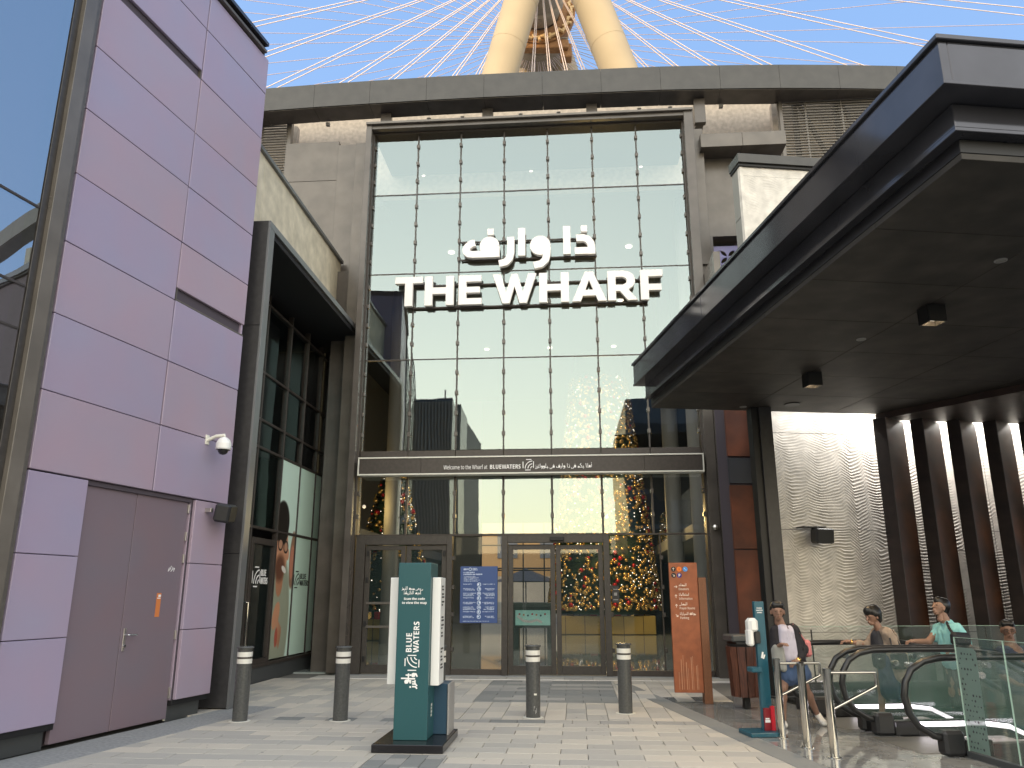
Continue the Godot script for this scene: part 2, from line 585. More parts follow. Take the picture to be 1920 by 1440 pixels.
	grain(mat("hub_grey", Color(0.42, 0.35, 0.26), 0.7), fine, 0.05)
	grain(mat("hub_brown", Color(0.42, 0.21, 0.08), 0.7), fine, 0.05)
	mat("hub_letters", Color(0.80, 0.54, 0.26), 0.6)
	grain(mat("far_grey", Color(0.16, 0.165, 0.175), 0.6), cloud, 0.05)
	grain(mat("far_beige", Color(0.45, 0.40, 0.32), 0.8), cloud, 0.05)
	mat("far_orange", Color(0.40, 0.24, 0.10), 0.7)
	# coated facade glass: a mirror film over a dark pane
	for k in 3:
		var g := mat(["facade_glass", "shop_glass", "window_glass"][k], [Color(0.76, 0.92, 0.95), Color(0.46, 0.84, 0.92), Color(0.85, 0.92, 0.95)][k], 0.012, 1.0)
		var wi := Image.create_empty(4, 4, false, Image.FORMAT_RGB8)
		wi.fill(Color.WHITE)
		g.albedo_texture = ImageTexture.create_from_image(wi)
		g.transparency = BaseMaterial3D.TRANSPARENCY_ALPHA
		g.albedo_color.a = [0.215, 0.22, 0.5][k]
	var dg := mat("door_glass", Color(0.04, 0.06, 0.06), 0.02)
	dg.transparency = BaseMaterial3D.TRANSPARENCY_ALPHA
	dg.albedo_color.a = 0.2
	dg.metallic_specular = 0.5
	var cg := mat("clear_glass", Color(0.10, 0.19, 0.15), 0.03)
	cg.transparency = BaseMaterial3D.TRANSPARENCY_ALPHA
	cg.albedo_color.a = 0.08
	var fg := mat("glass_edge", Color(0.45, 0.62, 0.52), 0.1)
	fg.metallic_specular = 0.6
	var fm := mat("frosted_film", Color(0.22, 0.31, 0.27), 0.5)
	fm.transparency = BaseMaterial3D.TRANSPARENCY_ALPHA
	fm.albedo_color.a = 0.72
	for e in [["led_white", Color(1.0, 0.97, 1.0), 1.6], ["lamp_warm", Color(1.0, 0.93, 0.82), 0.8], ["lamp_dot", Color(1.0, 0.95, 0.85), 3.0], ["cove", Color(1.0, 0.99, 0.97), 1.0]]:
		var m := mat(e[0], Color(0.8, 0.8, 0.8), 0.5)
		m.emission_enabled = true
		m.emission = e[1]
		m.emission_energy_multiplier = e[2]
	mat("bauble_gold", Color(0.80, 0.56, 0.20), 0.2, 0.75)
	mat("bauble_red", Color(0.55, 0.03, 0.03), 0.25, 0.6)
	mat("needles", Color(0.03, 0.07, 0.03), 0.7)
	mat("hall_dark", Color(0.06, 0.062, 0.062), 0.6)
	mat("hall_pale", Color(0.24, 0.24, 0.22), 0.6)
	worn(mat("hall_floor", Color(0.36, 0.40, 0.38), 0.15), rgh2)
	mat("gold_box", Color(0.45, 0.33, 0.08), 0.4)
	mat("kiosk_green", Color(0.05, 0.075, 0.06), 0.5)
	mat("hinge_steel", Color(0.45, 0.42, 0.40), 0.35, 0.8)
	mat("orange_label", Color(0.62, 0.20, 0.06), 0.5)
	mat("skin", Color(0.26, 0.148, 0.104), 0.55)
	mat("skin2", Color(0.19, 0.105, 0.073), 0.55)
	mat("skin3", Color(0.28, 0.165, 0.118), 0.55)
	mat("hair", Color(0.010, 0.009, 0.009), 0.4)
	mat("cardigan_black", Color(0.016, 0.014, 0.018), 0.85)
	mat("shirt_lilac", Color(0.50, 0.47, 0.56), 0.85)
	grain(mat("denim", Color(0.085, 0.14, 0.27), 0.9), speck, 6.0, false)
	mat("cloth_grey", Color(0.30, 0.30, 0.28), 0.9)
	mat("shoe_white", Color(0.72, 0.70, 0.66), 0.7)
	mat("bag_pink", Color(0.60, 0.20, 0.20), 0.5)
	mat("jacket_tan", Color(0.30, 0.235, 0.185), 0.85)
	mat("top_dark", Color(0.035, 0.035, 0.042), 0.85)
	mat("skirt_navy", Color(0.020, 0.035, 0.085), 0.85)
	mat("polo_aqua", Color(0.26, 0.58, 0.60), 0.85)
	mat("bag_dark", Color(0.012, 0.013, 0.02), 0.6)
	mat("shirt_navy", Color(0.025, 0.028, 0.06), 0.85)
	mat("gold", Color(0.8, 0.55, 0.2), 0.25, 1.0)

# ---------- paving
func in_poly(p: Vector2, poly: PackedVector2Array) -> bool:
	return Geometry2D.is_point_in_polygon(p, poly)

func pave(st: Node3D, called: String, cells: Array, region: PackedVector2Array, tones: Array, limit: int, gap := 0.006, cuts := []) -> void:  # cells: [u0, u1, v0, v1]; cut to the region's outline
	var kept := []
	for c in cells:
		var rect := PackedVector2Array([Vector2(c[0], c[2]), Vector2(c[1], c[2]), Vector2(c[1], c[3]), Vector2(c[0], c[3])])
		var full := true
		for p in rect:
			full = full and in_poly(p, region)
		var got := [rect] if full else Geometry2D.intersect_polygons(rect, region)
		for cut in cuts:
			var next := []
			for g in got:
				for w in Geometry2D.clip_polygons(g, cut):
					next.append(w)
			if next.size() != got.size() or (next.size() and next[0] != got[0]):
				full = full and next.size() == 1 and next[0].size() == 4 and absf(poly_area(next[0]) - poly_area(rect)) < 1e-5
			got = next
		for g in got:
			if poly_area(g) > 0.006:
				kept.append([c, g, full, Vector2((c[0] + c[1]) / 2, (c[2] + c[3]) / 2).length()])
	kept.sort_custom(func(a, b): return a[3] < b[3])
	var mm_list := []
	var nr := 0
	for k in kept:
		var tone: int = tones[rng.randi() % tones.size()]
		var dz := rng.randf_range(-0.0015, 0.0015)
		var c = k[0]
		if k[2]:
			if nr < limit:
				nr += 1
				bx(st, called, M["paver%d" % tone], c[0] + gap / 2, c[1] - gap / 2, -0.05, dz, c[2] + gap / 2, c[3] - gap / 2, 0.004)
			else:
				mm_list.append([c, tone, dz])
		elif nr < limit:
			var outs := Geometry2D.offset_polygon(k[1], -gap / 2)
			for g in outs:
				var b := MB.new()
				plate(b, g, -0.05, dz)
				nr += 1
				put(st, called, b.mesh(), M["paver%d" % tone], Vector3.ZERO, Basis(Vector3.RIGHT, -PI / 2))
	if mm_list.is_empty():
		return
	var w0: float = mm_list[0][0][1] - mm_list[0][0][0]
	var l0: float = mm_list[0][0][3] - mm_list[0][0][2]
	var mm := MultiMesh.new()
	mm.transform_format = MultiMesh.TRANSFORM_3D
	mm.use_colors = true
	mm.mesh = cbox(Vector3(w0 - gap, 0.05, l0 - gap), 0.004)
	mm.instance_count = mm_list.size()
	for k in mm_list.size():
		var c = mm_list[k][0]
		mm.set_instance_transform(k, Transform3D(Basis.from_scale(Vector3((c[1] - c[0] - gap) / (w0 - gap), 1, (c[3] - c[2] - gap) / (l0 - gap))), Vector3((c[0] + c[1]) / 2, -0.025 + mm_list[k][2], -(c[2] + c[3]) / 2) - where[st]))
		mm.set_instance_color(k, M["paver%d" % mm_list[k][1]].albedo_color.srgb_to_linear())
	var o := MultiMeshInstance3D.new()
	o.name = "far_pavers"
	o.multimesh = mm
	o.material_override = M.paver_mixed
	o.set_meta("kind", "stuff")
	st.add_child(o, true)

func poly_area(p: PackedVector2Array) -> float:
	var a := 0.0
	for k in p.size():
		a += p[k].cross(p[(k + 1) % p.size()])
	return absf(a) * 0.5

func make_ground() -> void:
	# one sheet to the horizon, open only over the escalator pit
	var g := structure("ground", "R")
	var b := MB.new()
	var pit := [5.66, 15.0, 4.4, 11.75]
	for r in [[-1500.0, pit[0], -1500.0, 1500.0], [pit[1], 1500.0, -1500.0, 1500.0], [pit[0], pit[1], -1500.0, pit[2]], [pit[0], pit[1], pit[3], 1500.0]]:
		b.quad(Vector3(r[0], -0.03, -r[2]), Vector3(r[1], -0.03, -r[2]), Vector3(r[1], -0.03, -r[3]), Vector3(r[0], -0.03, -r[3]), Vector3.UP)
	put(g, "ground_sheet", b.mesh(), M.ground)
	bx(g, "pit_floor", M.hall_dark, 5.0, 16.0, -5.2, -5.0, 4.0, 12.2)
	bx(g, "pit_wall", M.hall_dark, 5.4, 15.2, -5.0, -0.06, 11.76, 11.96)
	bx(g, "pit_wall", M.hall_dark, 5.4, 15.2, -5.0, -0.06, 4.2, 4.39)
	bx(g, "pit_wall", M.hall_dark, 5.45, 5.655, -5.0, -0.06, 4.4, 11.75)
	bx(g, "pit_wall", M.hall_dark, 15.01, 15.2, -5.0, -0.06, 4.4, 11.75)
	# front court: long pale setts in running bond, the rows along the hall front
	var border := func(v: float) -> float: return 3.708 - 0.1944 * v
	var left := func(v: float) -> float: return (-6.42 + 0.1685 * v) / 0.9857
	var s := structure("front_paving", "F")
	var cells := []
	for k in 17:
		var v1 := 10.905 - 0.285 * k
		var u := -7.0 + (0.0 if k % 2 else 0.285) + 0.25
		while u < 3.0:
			cells.append([u, u + 0.57, v1 - 0.285, v1])
			u += 0.57
	var kiosk_path := PackedVector2Array([Vector2(-2.11, 4.0), Vector2(-1.36, 4.0), Vector2(-1.36, 8.75), Vector2(-2.11, 8.75)])
	pave(s, "paver", cells, PackedVector2Array([Vector2(left.call(6.0), 6.0), Vector2(border.call(6.0), 6.0), Vector2(border.call(10.905), 10.905), Vector2(left.call(10.905), 10.905)]), [0, 0, 0, 1, 1, 1, 2, 2, 3, 3, 4], 300, 0.006, [kiosk_path])
	var spots := MultiMesh.new()
	spots.transform_format = MultiMesh.TRANSFORM_3D
	var disc := MB.new()
	lathe(disc, [[0.5, 0.0], [0.42, 0.12], [0.0, 0.14]], 9)
	spots.mesh = disc.mesh()
	spots.instance_count = 90
	for k in 90:
		var d := rng.randf_range(0.012, 0.035)
		spots.set_instance_transform(k, Transform3D(Basis.from_scale(Vector3(d, 0.01, d * rng.randf_range(0.7, 1.3))), Vector3(rng.randf_range(-4.5, 1.6), 0.0012, -rng.randf_range(8.0, 15.5)) - where[s]))
	var so := MultiMeshInstance3D.new()
	so.name = "gum_spots"
	so.multimesh = spots
	so.material_override = mat("gum", Color(0.22, 0.21, 0.19), 0.8)
	so.set_meta("kind", "stuff")
	s.add_child(so, true)
	s = structure("kiosk_path", "F")
	cells = []
	for k in 11:
		for q in 4:
			cells.append([-2.11 + q * 0.1875, -2.11 + (q + 1) * 0.1875, 8.75 - 0.3 * (k + 1) + (0.1 if q % 2 else 0.0), 8.75 - 0.3 * k + (0.1 if q % 2 else 0.0)])
	pave(s, "paver", cells, kiosk_path, [5, 6], 60)
	# the dark course along the bollards
	s = structure("dark_course", "F")
	cells = []
	for k in 24:
		cells.append([-6.2 + 0.36 * k, -6.2 + 0.36 * (k + 1), 10.905, 11.19])
	pave(s, "paver", cells, PackedVector2Array([Vector2(left.call(10.9), 10.9), Vector2(border.call(10.9), 10.9), Vector2(border.call(11.2), 11.2), Vector2(left.call(11.2), 11.2)]), [5, 6, 5, 4], 60)
	# before the hall: courses that run towards the doors
	s = structure("forecourt_paving", "F")
	cells = []
	for k in 32:
		var u := -6.715 + 0.2845 * k
		var v := 11.19 - (0.26 if k % 2 else 0.0) - 0.1 * (k % 3)
		while v < 16.5:
			cells.append([u, u + 0.2845, v, v + 0.52])
			v += 0.52
	var patch := PackedVector2Array([Vector2(-1.63, 12.93), Vector2(0.63, 12.93), Vector2(0.63, 16.1), Vector2(-1.63, 16.1)])
	pave(s, "paver", cells, PackedVector2Array([Vector2(-6.0, 11.19), Vector2(border.call(11.19), 11.19), Vector2(border.call(13.2), 13.2), Vector2(3.1, 13.2), Vector2(3.1, 16.2), Vector2(-6.0, 16.2)]), [0, 1, 2, 3, 3, 4], 300, 0.006, [patch])
	s = structure("door_patch", "F")
	cells = []
	for k in 11:
		var u := -1.63 - (0.285 if k % 2 else 0.0)
		while u < 0.63:
			cells.append([u, u + 0.57, 12.93 + 0.288 * k, 12.93 + 0.288 * (k + 1)])
			u += 0.57
	pave(s, "paver", cells, patch, [6, 6, 5], 90)
	s = structure("door_course", "F")
	cells = []
	for k in 16:
		cells.append([-5.4 + 0.57 * k, -5.4 + 0.57 * (k + 1), 16.3, 16.78])
	pave(s, "paver", cells, PackedVector2Array([Vector2(-5.3, 16.3), Vector2(3.1, 16.3), Vector2(3.1, 16.78), Vector2(-5.3, 16.78)]), [4, 3, 4, 5], 60)
	bx(s, "drain_slot", M.white_metal, -5.3, 3.1, -0.03, 0.003, 16.21, 16.245, 0.002)
	bx(s, "drain_slot", M.black, -5.3, 3.1, -0.03, -0.006, 16.25, 16.295, 0.002)
	bx(s, "threshold", M.strip_stone, -5.0, 3.0, -0.04, 0.001, 16.785, 17.35, 0.003)
	# smooth stone along the purple wall
	s = structure("wall_strip", "P")
	for k in 8:
		bx(s, "slab", M.strip_stone, -7.05, -6.40, -0.05, 0.002, 4.0 + 0.9 * k, 4.896 + 0.9 * k, 0.003)
	# border and polished floor of the covered side
	s = structure("stone_border", "R")
	for k in 8:
		bx(s, "slab", M.paver6, 3.645, 3.935, -0.05, 0.001, 5.6 + 1.2 * k, 6.794 + 1.2 * k, 0.003)
	s = structure("polished_floor", "R")
	for k in 7:
		for q in 9:
			var v0 := 3.6 + 1.2 * q
			if v0 + 1.19 > 14.0:
				continue
			var u0 := 3.94 + 0.6 * k
			var u1 := u0 + 0.597
			if u0 > 5.6 and v0 < 11.5:
				continue
			bx(s, "floor_tile", M.polished if (k + q) % 3 else M.polished2, u0, minf(u1, 5.655) if v0 < 11.75 else u1, -0.05, 0.0, v0, v0 + 1.197, 0.002)
	# strip of floor beyond the pit, up to the textured wall
	bx(s, "floor_tile", M.polished2, 5.66, 12.0, -0.05, 0.0, 11.76, 13.95, 0.002)

func glass_pane(w: float, h: float, wob: float, seed_: int) -> Mesh:  # a pane whose surface is not quite flat, as toughened glass is
	var b := MB.new()
	var n := FastNoiseLite.new()
	n.seed = seed_
	n.frequency = 0.35
	var cols := 9
	var rows := 13
	for r in rows:
		for q in cols:
			var x := (float(q) / (cols - 1) - 0.5)
			var y := (float(r) / (rows - 1) - 0.5)
			b.v.append(Vector3(x * w, y * h, 0))
			var ex := n.get_noise_2d(x * w * 2.0, y * h * 1.4) * wob + pow(absf(x) * 2.0, 7) * signf(x) * wob * 1.6
			var ey := n.get_noise_2d(x * w * 2.0 + 50, y * h * 1.4) * wob + pow(absf(y) * 2.0, 9) * signf(y) * wob * 1.2
			b.n.append(Vector3(ex, ey, 1).normalized())
	b.grid_idx(cols, rows, 0, false)
	b.orient()
	return b.mesh()

func make_hall() -> void:
	var o := thing("entrance_hall", "tall glazed entrance hall with dark bronze frame and large white letters across its glass", "building", "F", -1.0, 17.1)
	var us := [-4.75, -3.67, -2.605, -1.535, -0.475, 0.605, 1.67, 2.76]
	var hs := [4.70, 6.82, 8.95, 11.03, 12.66]
	for r in 4:
		for k in 7:
			var w: float = us[k + 1] - us[k] - 0.02
			var h: float = hs[r + 1] - hs[r] - 0.02
			put(o, "pane", glass_pane(w, h, 0.0030, r * 10 + k), M.facade_glass, Vector3((us[k] + us[k + 1]) / 2, (hs[r] + hs[r + 1]) / 2, -17.1), Basis.from_euler(Vector3(rng.randf_range(-0.0028, 0.0028), rng.randf_range(-0.0028, 0.0028), 0)))
	for k in 7:  # the row over the doors
		var w: float = us[k + 1] - us[k] - 0.02
		put(o, "pane", glass_pane(w, 1.24, 0.0035, 70 + k), M.facade_glass, Vector3((us[k] + us[k + 1]) / 2, 3.49, -17.1))
	for k in range(1, 7):
		bx(o, "mullion", M.bronze_trim, us[k] - 0.018, us[k] + 0.018, 4.70, 12.66, 17.08, 17.16, 0.003)
		bx(o, "mullion", M.bronze, us[k] - 0.022, us[k] + 0.022, 2.86, 4.13, 17.07, 17.16, 0.003)
	for h in [6.82, 8.95, 11.03]:
		bx(o, "transom", M.bronze, -4.75, 2.76, h - 0.012, h + 0.012, 17.085, 17.15, 0.002)
	bx(o, "transom", M.bronze, -4.75, 2.76, 2.825, 2.86, 17.06, 17.18, 0.003)
	for u in us:
		for r in 4:
			var h: float = hs[r + 1] - 0.33
			while h > hs[r] + 0.2:
				bx(o, "clip", M.cladding2, u - 0.036, u + 0.036, h - 0.05, h + 0.05, 17.05, 17.18, 0.008)
				h -= 0.475
		for h in [3.75, 3.25]:
			bx(o, "clip", M.cladding2, u - 0.036, u + 0.036, h - 0.05, h + 0.05, 17.05, 17.18, 0.008)
	# spandrel behind the long sign
	for k in 7:
		bx(o, "spandrel_panel", M.bronze, us[k] + 0.006, us[k + 1] - 0.006, 4.125, 4.695, 17.08, 17.16, 0.003)
	# frame round the glass
	bx(o, "frame_post", M.cladding2, -4.925, -4.79, 0.0, 12.84, 16.78, 17.5)
	bx(o, "frame_post", M.cladding2, 2.80, 3.01, 0.0, 12.84, 16.78, 17.5)
	bx(o, "frame_trim", M.bronze, -4.79, -4.755, 0.0, 12.68, 16.98, 17.2)
	bx(o, "frame_trim", M.bronze, 2.765, 2.80, 0.0, 12.68, 16.98, 17.2)
	bx(o, "frame_head", M.cladding, -4.925, 3.01, 12.80, 12.86, 16.72, 17.5)
	bx(o, "frame_head", M.cladding2, -4.79, 2.80, 12.70, 12.798, 16.80, 17.45)
	bx(o, "frame_head", M.bronze, -4.79, 2.80, 12.655, 12.698, 16.98, 17.4)
	# hall volume behind
	bx(o, "roof", M.hall_dark, -4.9, 3.0, 12.9, 13.2, 17.55, 19.72)
	bx(o, "roof", M.hall_dark, -13.0, 12.0, 12.9, 13.2, 19.73, 46.0)
	bx(o, "terrace", M.cladding2, -14.0, -4.92, 11.6, 11.8, 18.71, 19.72)
	bx(o, "terrace", M.cladding2, 3.02, 12.0, 11.6, 11.8, 18.16, 19.72)
	bx(o, "side_wall", M.hall_pale, -11.0, -10.7, 0.0, 12.9, 18.8, 46.0)
	bx(o, "side_wall", M.hall_pale, 10.7, 11.0, 0.0, 12.9, 18.2, 46.0)
	bx(o, "back_wall", M.hall_pale, -10.7, -5.4, 0.0, 12.9, 45.8, 46.0)
	bx(o, "back_wall", M.hall_dark, -0.6, 10.7, 0.0, 12.9, 45.8, 46.0)
	bx(o, "back_wall", M.hall_dark, -5.4, -0.6, 5.6, 12.9, 45.8, 46.0)
	for u in [-5.4, -4.2, -3.0, -1.8, -0.64]:
		bx(o, "back_mullion", M.black, u, u + 0.07, 0.0, 5.6, 45.75, 45.85)
	for h in [2.9, 4.3]:
		bx(o, "back_transom", M.black, -5.4, -0.6, h, h + 0.07, 45.76, 45.84)
	bx(o, "hall_floor", M.hall_floor, -10.7, 10.7, -0.06, 0.002, 17.36, 46.0, 0.002)
	bx(o, "gallery", M.hall_pale, 3.6, 10.7, 3.3, 3.7, 19.5, 45.7)
	bx(o, "gallery_front", M.clear_glass, 3.58, 3.60, 3.7, 4.8, 19.5, 45.7)
	bx(o, "gallery", M.hall_pale, -10.7, -7.0, 3.3, 3.7, 19.5, 45.7)
	for u in [-6.4, 3.4]:
		for v in [21.5, 27.5]:
			turned(o, "hall_column", M.hall_pale, Vector3(u, 0, -v), [[0.28, 0.0], [0.28, 12.9]], 16)
	# ceiling downlights, lit
	for u in [-4.0, -1.0, 2.0]:
		for v in [19.5, 24.5, 29.5, 35.5]:
			turned(o, "downlight", M.lamp_dot, Vector3(u, 12.86, -v), [[0.0, 0.0], [0.11, 0.0], [0.11, 0.03]], 14)
	for u in [-2.5, 0.5]:
		for v in [22.0, 32.5]:
			var l := SpotLight3D.new()
			l.name = "hall_light"
			l.transform = Transform3D(Basis(Vector3.RIGHT, -PI / 2), at("F", u, 12.82, v))
			l.light_color = Color(1.0, 0.97, 0.9)
			l.light_energy = 22.0
			l.spot_range = 30.0
			l.spot_attenuation = 2.0
			l.spot_angle = 50.0
			l.light_size = 0.2
			l.shadow_enabled = true
			add_child(l, true)
	# walls beside the glass
	bx(o, "wall_panel", M.cladding, -5.31, -4.93, 0.0, 12.62, 17.25, 17.9)
	bx(o, "wall_panel", M.cladding2, -5.76, -5.32, 0.0, 9.30, 17.62, 18.2)
	bx(o, "wall_panel", M.cladding, -6.0, -5.32, 9.31, 13.05, 17.98, 18.4)
	bx(o, "wall_panel", M.cladding, -7.45, -6.01, 8.0, 12.05, 18.04, 18.4)
	bx(o, "wall_panel", M.cladding, -7.45, -6.01, 12.06, 13.2, 18.04, 18.4)
	bx(o, "wall_panel", M.bronze, -6.02, -5.74, 0.0, 7.6, 18.55, 18.8)
	bx(o, "wall_panel", M.bronze, -5.73, -5.33, 0.0, 7.6, 18.52, 18.8)
	bx(o, "wall_panel", M.cladding, -14.0, -7.46, 0.0, 12.3, 18.45, 18.7)
	bx(o, "wall_panel", M.cladding, 3.02, 3.30, 8.6, 12.60, 17.25, 17.9)
	bx(o, "wall_panel", M.cladding, 3.31, 4.6, 9.86, 11.95, 17.55, 17.95)
	bx(o, "wall_panel", M.cladding2, 3.02, 3.42, 0.0, 8.59, 17.3, 17.9)
	bx(o, "wall_panel", M.cladding, 3.02, 3.40, 9.0, 9.18, 17.18, 17.26)
	bx(o, "ledge", M.cladding, 3.20, 4.18, 11.94, 12.30, 17.0, 18.0)
	bx(o, "ledge", M.cladding, 4.186, 5.2, 11.94, 12.30, 17.0, 18.0)
	bx(o, "wall_panel", M.cladding, 4.61, 9.5, 0.0, 12.0, 17.95, 18.15)
	for h in [5.3, 2.6]:
		pass
	# return wall between the glass and the rust panels
	bx(o, "return_panel", M.cladding, 3.02, 3.16, 4.34, 8.58, 15.55, 17.0)
	bx(o, "return_panel", M.cladding, 3.02, 3.16, 2.62, 4.33, 15.55, 17.0)
	bx(o, "return_panel", M.cladding2, 3.02, 3.16, 0.0, 2.61, 15.55, 17.0)
	# pale rendered wall set back under the roof ring
	bx(o, "back_parapet", M.render_beige, -10.5, 10.5, 12.3, 15.6, 19.4, 19.7)
	# round head of the purple screen
	bx(o, "screen_reveal", M.cladding2, 3.3, 3.42, 8.85, 9.86, 17.5, 17.95)
	var b := MB.new()
	var leaf := []
	for k in 2:
		for q in 2:
			var c := Vector2(3.62 + 0.36 * k, 9.08 + 0.36 * q)
			leaf.append(c)
	var holes := []
	for c in leaf:
		for a in 4:
			var th := PI / 4 + a * PI / 2
			var ctr: Vector2 = c + Vector2(cos(th), sin(th)) * 0.125
			var pl := PackedVector2Array()
			for t in 9:
				var f := -1.0 + t * 0.25
				pl.append(ctr + Vector2(-sin(th), cos(th)) * f * 0.11 + Vector2(cos(th), sin(th)) * 0.045 * (1 - f * f))
			for t in range(1, 8):
				var f := 1.0 - t * 0.25
				pl.append(ctr + Vector2(-sin(th), cos(th)) * f * 0.11 - Vector2(cos(th), sin(th)) * 0.045 * (1 - f * f))
			holes.append(pl)
	plate(b, PackedVector2Array([Vector2(3.42, 8.86), Vector2(4.2, 8.86), Vector2(4.2, 9.72), Vector2(3.42, 9.72)]), -17.84, -17.80, holes)
	put(o, "pierced_screen", b.mesh(), mat("screen_violet", Color(0.34, 0.33, 0.62), 0.4))
	turned(o, "dome_lamp", M.steel, Vector3(2.9, 2.86, -16.72), [[0.0, 0.0], [0.055, 0.03], [0.075, 0.08], [0.055, 0.13], [0.0, 0.16]], 16)
	make_doors(o)

func door_leaf(o: Node3D, u0: float, u1: float, v: float, hinge_left: bool, bars: bool) -> void:
	var d := bx(o, "glass_door", M.bronze_trim, u0, u0 + 0.1, 0.02, 2.62, v, v + 0.07)
	bx(d, "door_stile", M.bronze_trim, u1 - 0.1, u1, 0.02, 2.62, v, v + 0.07)
	bx(d, "door_rail", M.bronze_trim, u0 + 0.1, u1 - 0.1, 2.53, 2.62, v + 0.001, v + 0.069)
	bx(d, "door_rail", M.bronze_trim, u0 + 0.1, u1 - 0.1, 0.02, 0.19, v + 0.001, v + 0.069)
	bx(d, "door_pane", M.door_glass, u0 + 0.1, u1 - 0.1, 0.19, 2.53, v + 0.03, v + 0.042, 0.0)
	if bars:
		for h in [0.92, 1.4]:
			bx(d, "push_bar", M.frame_grey, u0 + 0.06, u1 - 0.06, h, h + 0.05, v - 0.03, v + 0.0, 0.006)
		for h in [0.25, 0.95, 2.4, 1.85]:
			var u := u0 + 0.03 if hinge_left else u1 - 0.07
			bx(d, "hinge", M.black, u, u + 0.05, h, h + 0.11, v - 0.035, v - 0.001, 0.006)

func make_doors(o: Node3D) -> void:
	# left pair of dark doors
	bx(o, "door_frame", M.bronze_trim, -4.72, -4.52, 0.0, 2.82, 17.0, 17.16)
	bx(o, "door_frame", M.bronze_trim, -2.74, -2.62, 0.0, 2.82, 17.0, 17.16)
	bx(o, "door_frame", M.bronze_trim, -4.52, -2.74, 2.64, 2.82, 17.0, 17.16)
	door_leaf(o, -4.51, -3.64, 17.05, true, true)
	door_leaf(o, -3.62, -2.75, 17.05, false, true)
	# middle sliding pair
	bx(o, "door_frame", M.bronze_trim, -1.56, -1.43, 0.0, 2.82, 16.98, 17.16)
	bx(o, "door_frame", M.bronze_trim, 0.59, 0.72, 0.0, 2.82, 16.98, 17.16)
	bx(o, "door_frame", M.bronze_trim, -1.43, 0.59, 2.67, 2.82, 16.98, 17.16)
	bx(o, "door_sensor", M.black, -0.53, -0.23, 2.70, 2.79, 16.9, 16.98, 0.01)
	door_leaf(o, -1.42, -0.43, 17.06, true, false)
	door_leaf(o, -0.41, 0.58, 17.06, false, false)
	# fixed panes at both sides
	for p in [[-2.6, -1.58], [0.74, 1.77], [1.80, 2.74]]:
		put(o, "low_pane", glass_pane(p[1] - p[0] - 0.02, 2.68, 0.003, int(p[0] * 10) + 40), M.door_glass, Vector3((p[0] + p[1]) / 2, 1.46, -17.1))
		bx(o, "sill", M.bronze, p[0] - 0.02, p[1] + 0.02, 0.0, 0.11, 17.04, 17.16)
		for h in [0.5, 1.2, 1.75, 2.35]:
			bx(o, "clip", M.bronze_trim, p[0] - 0.035, p[0] + 0.035, h - 0.045, h + 0.045, 17.02, 17.10, 0.008)
	bx(o, "mullion", M.bronze, 1.772, 1.798, 0.11, 2.82, 17.06, 17.14)

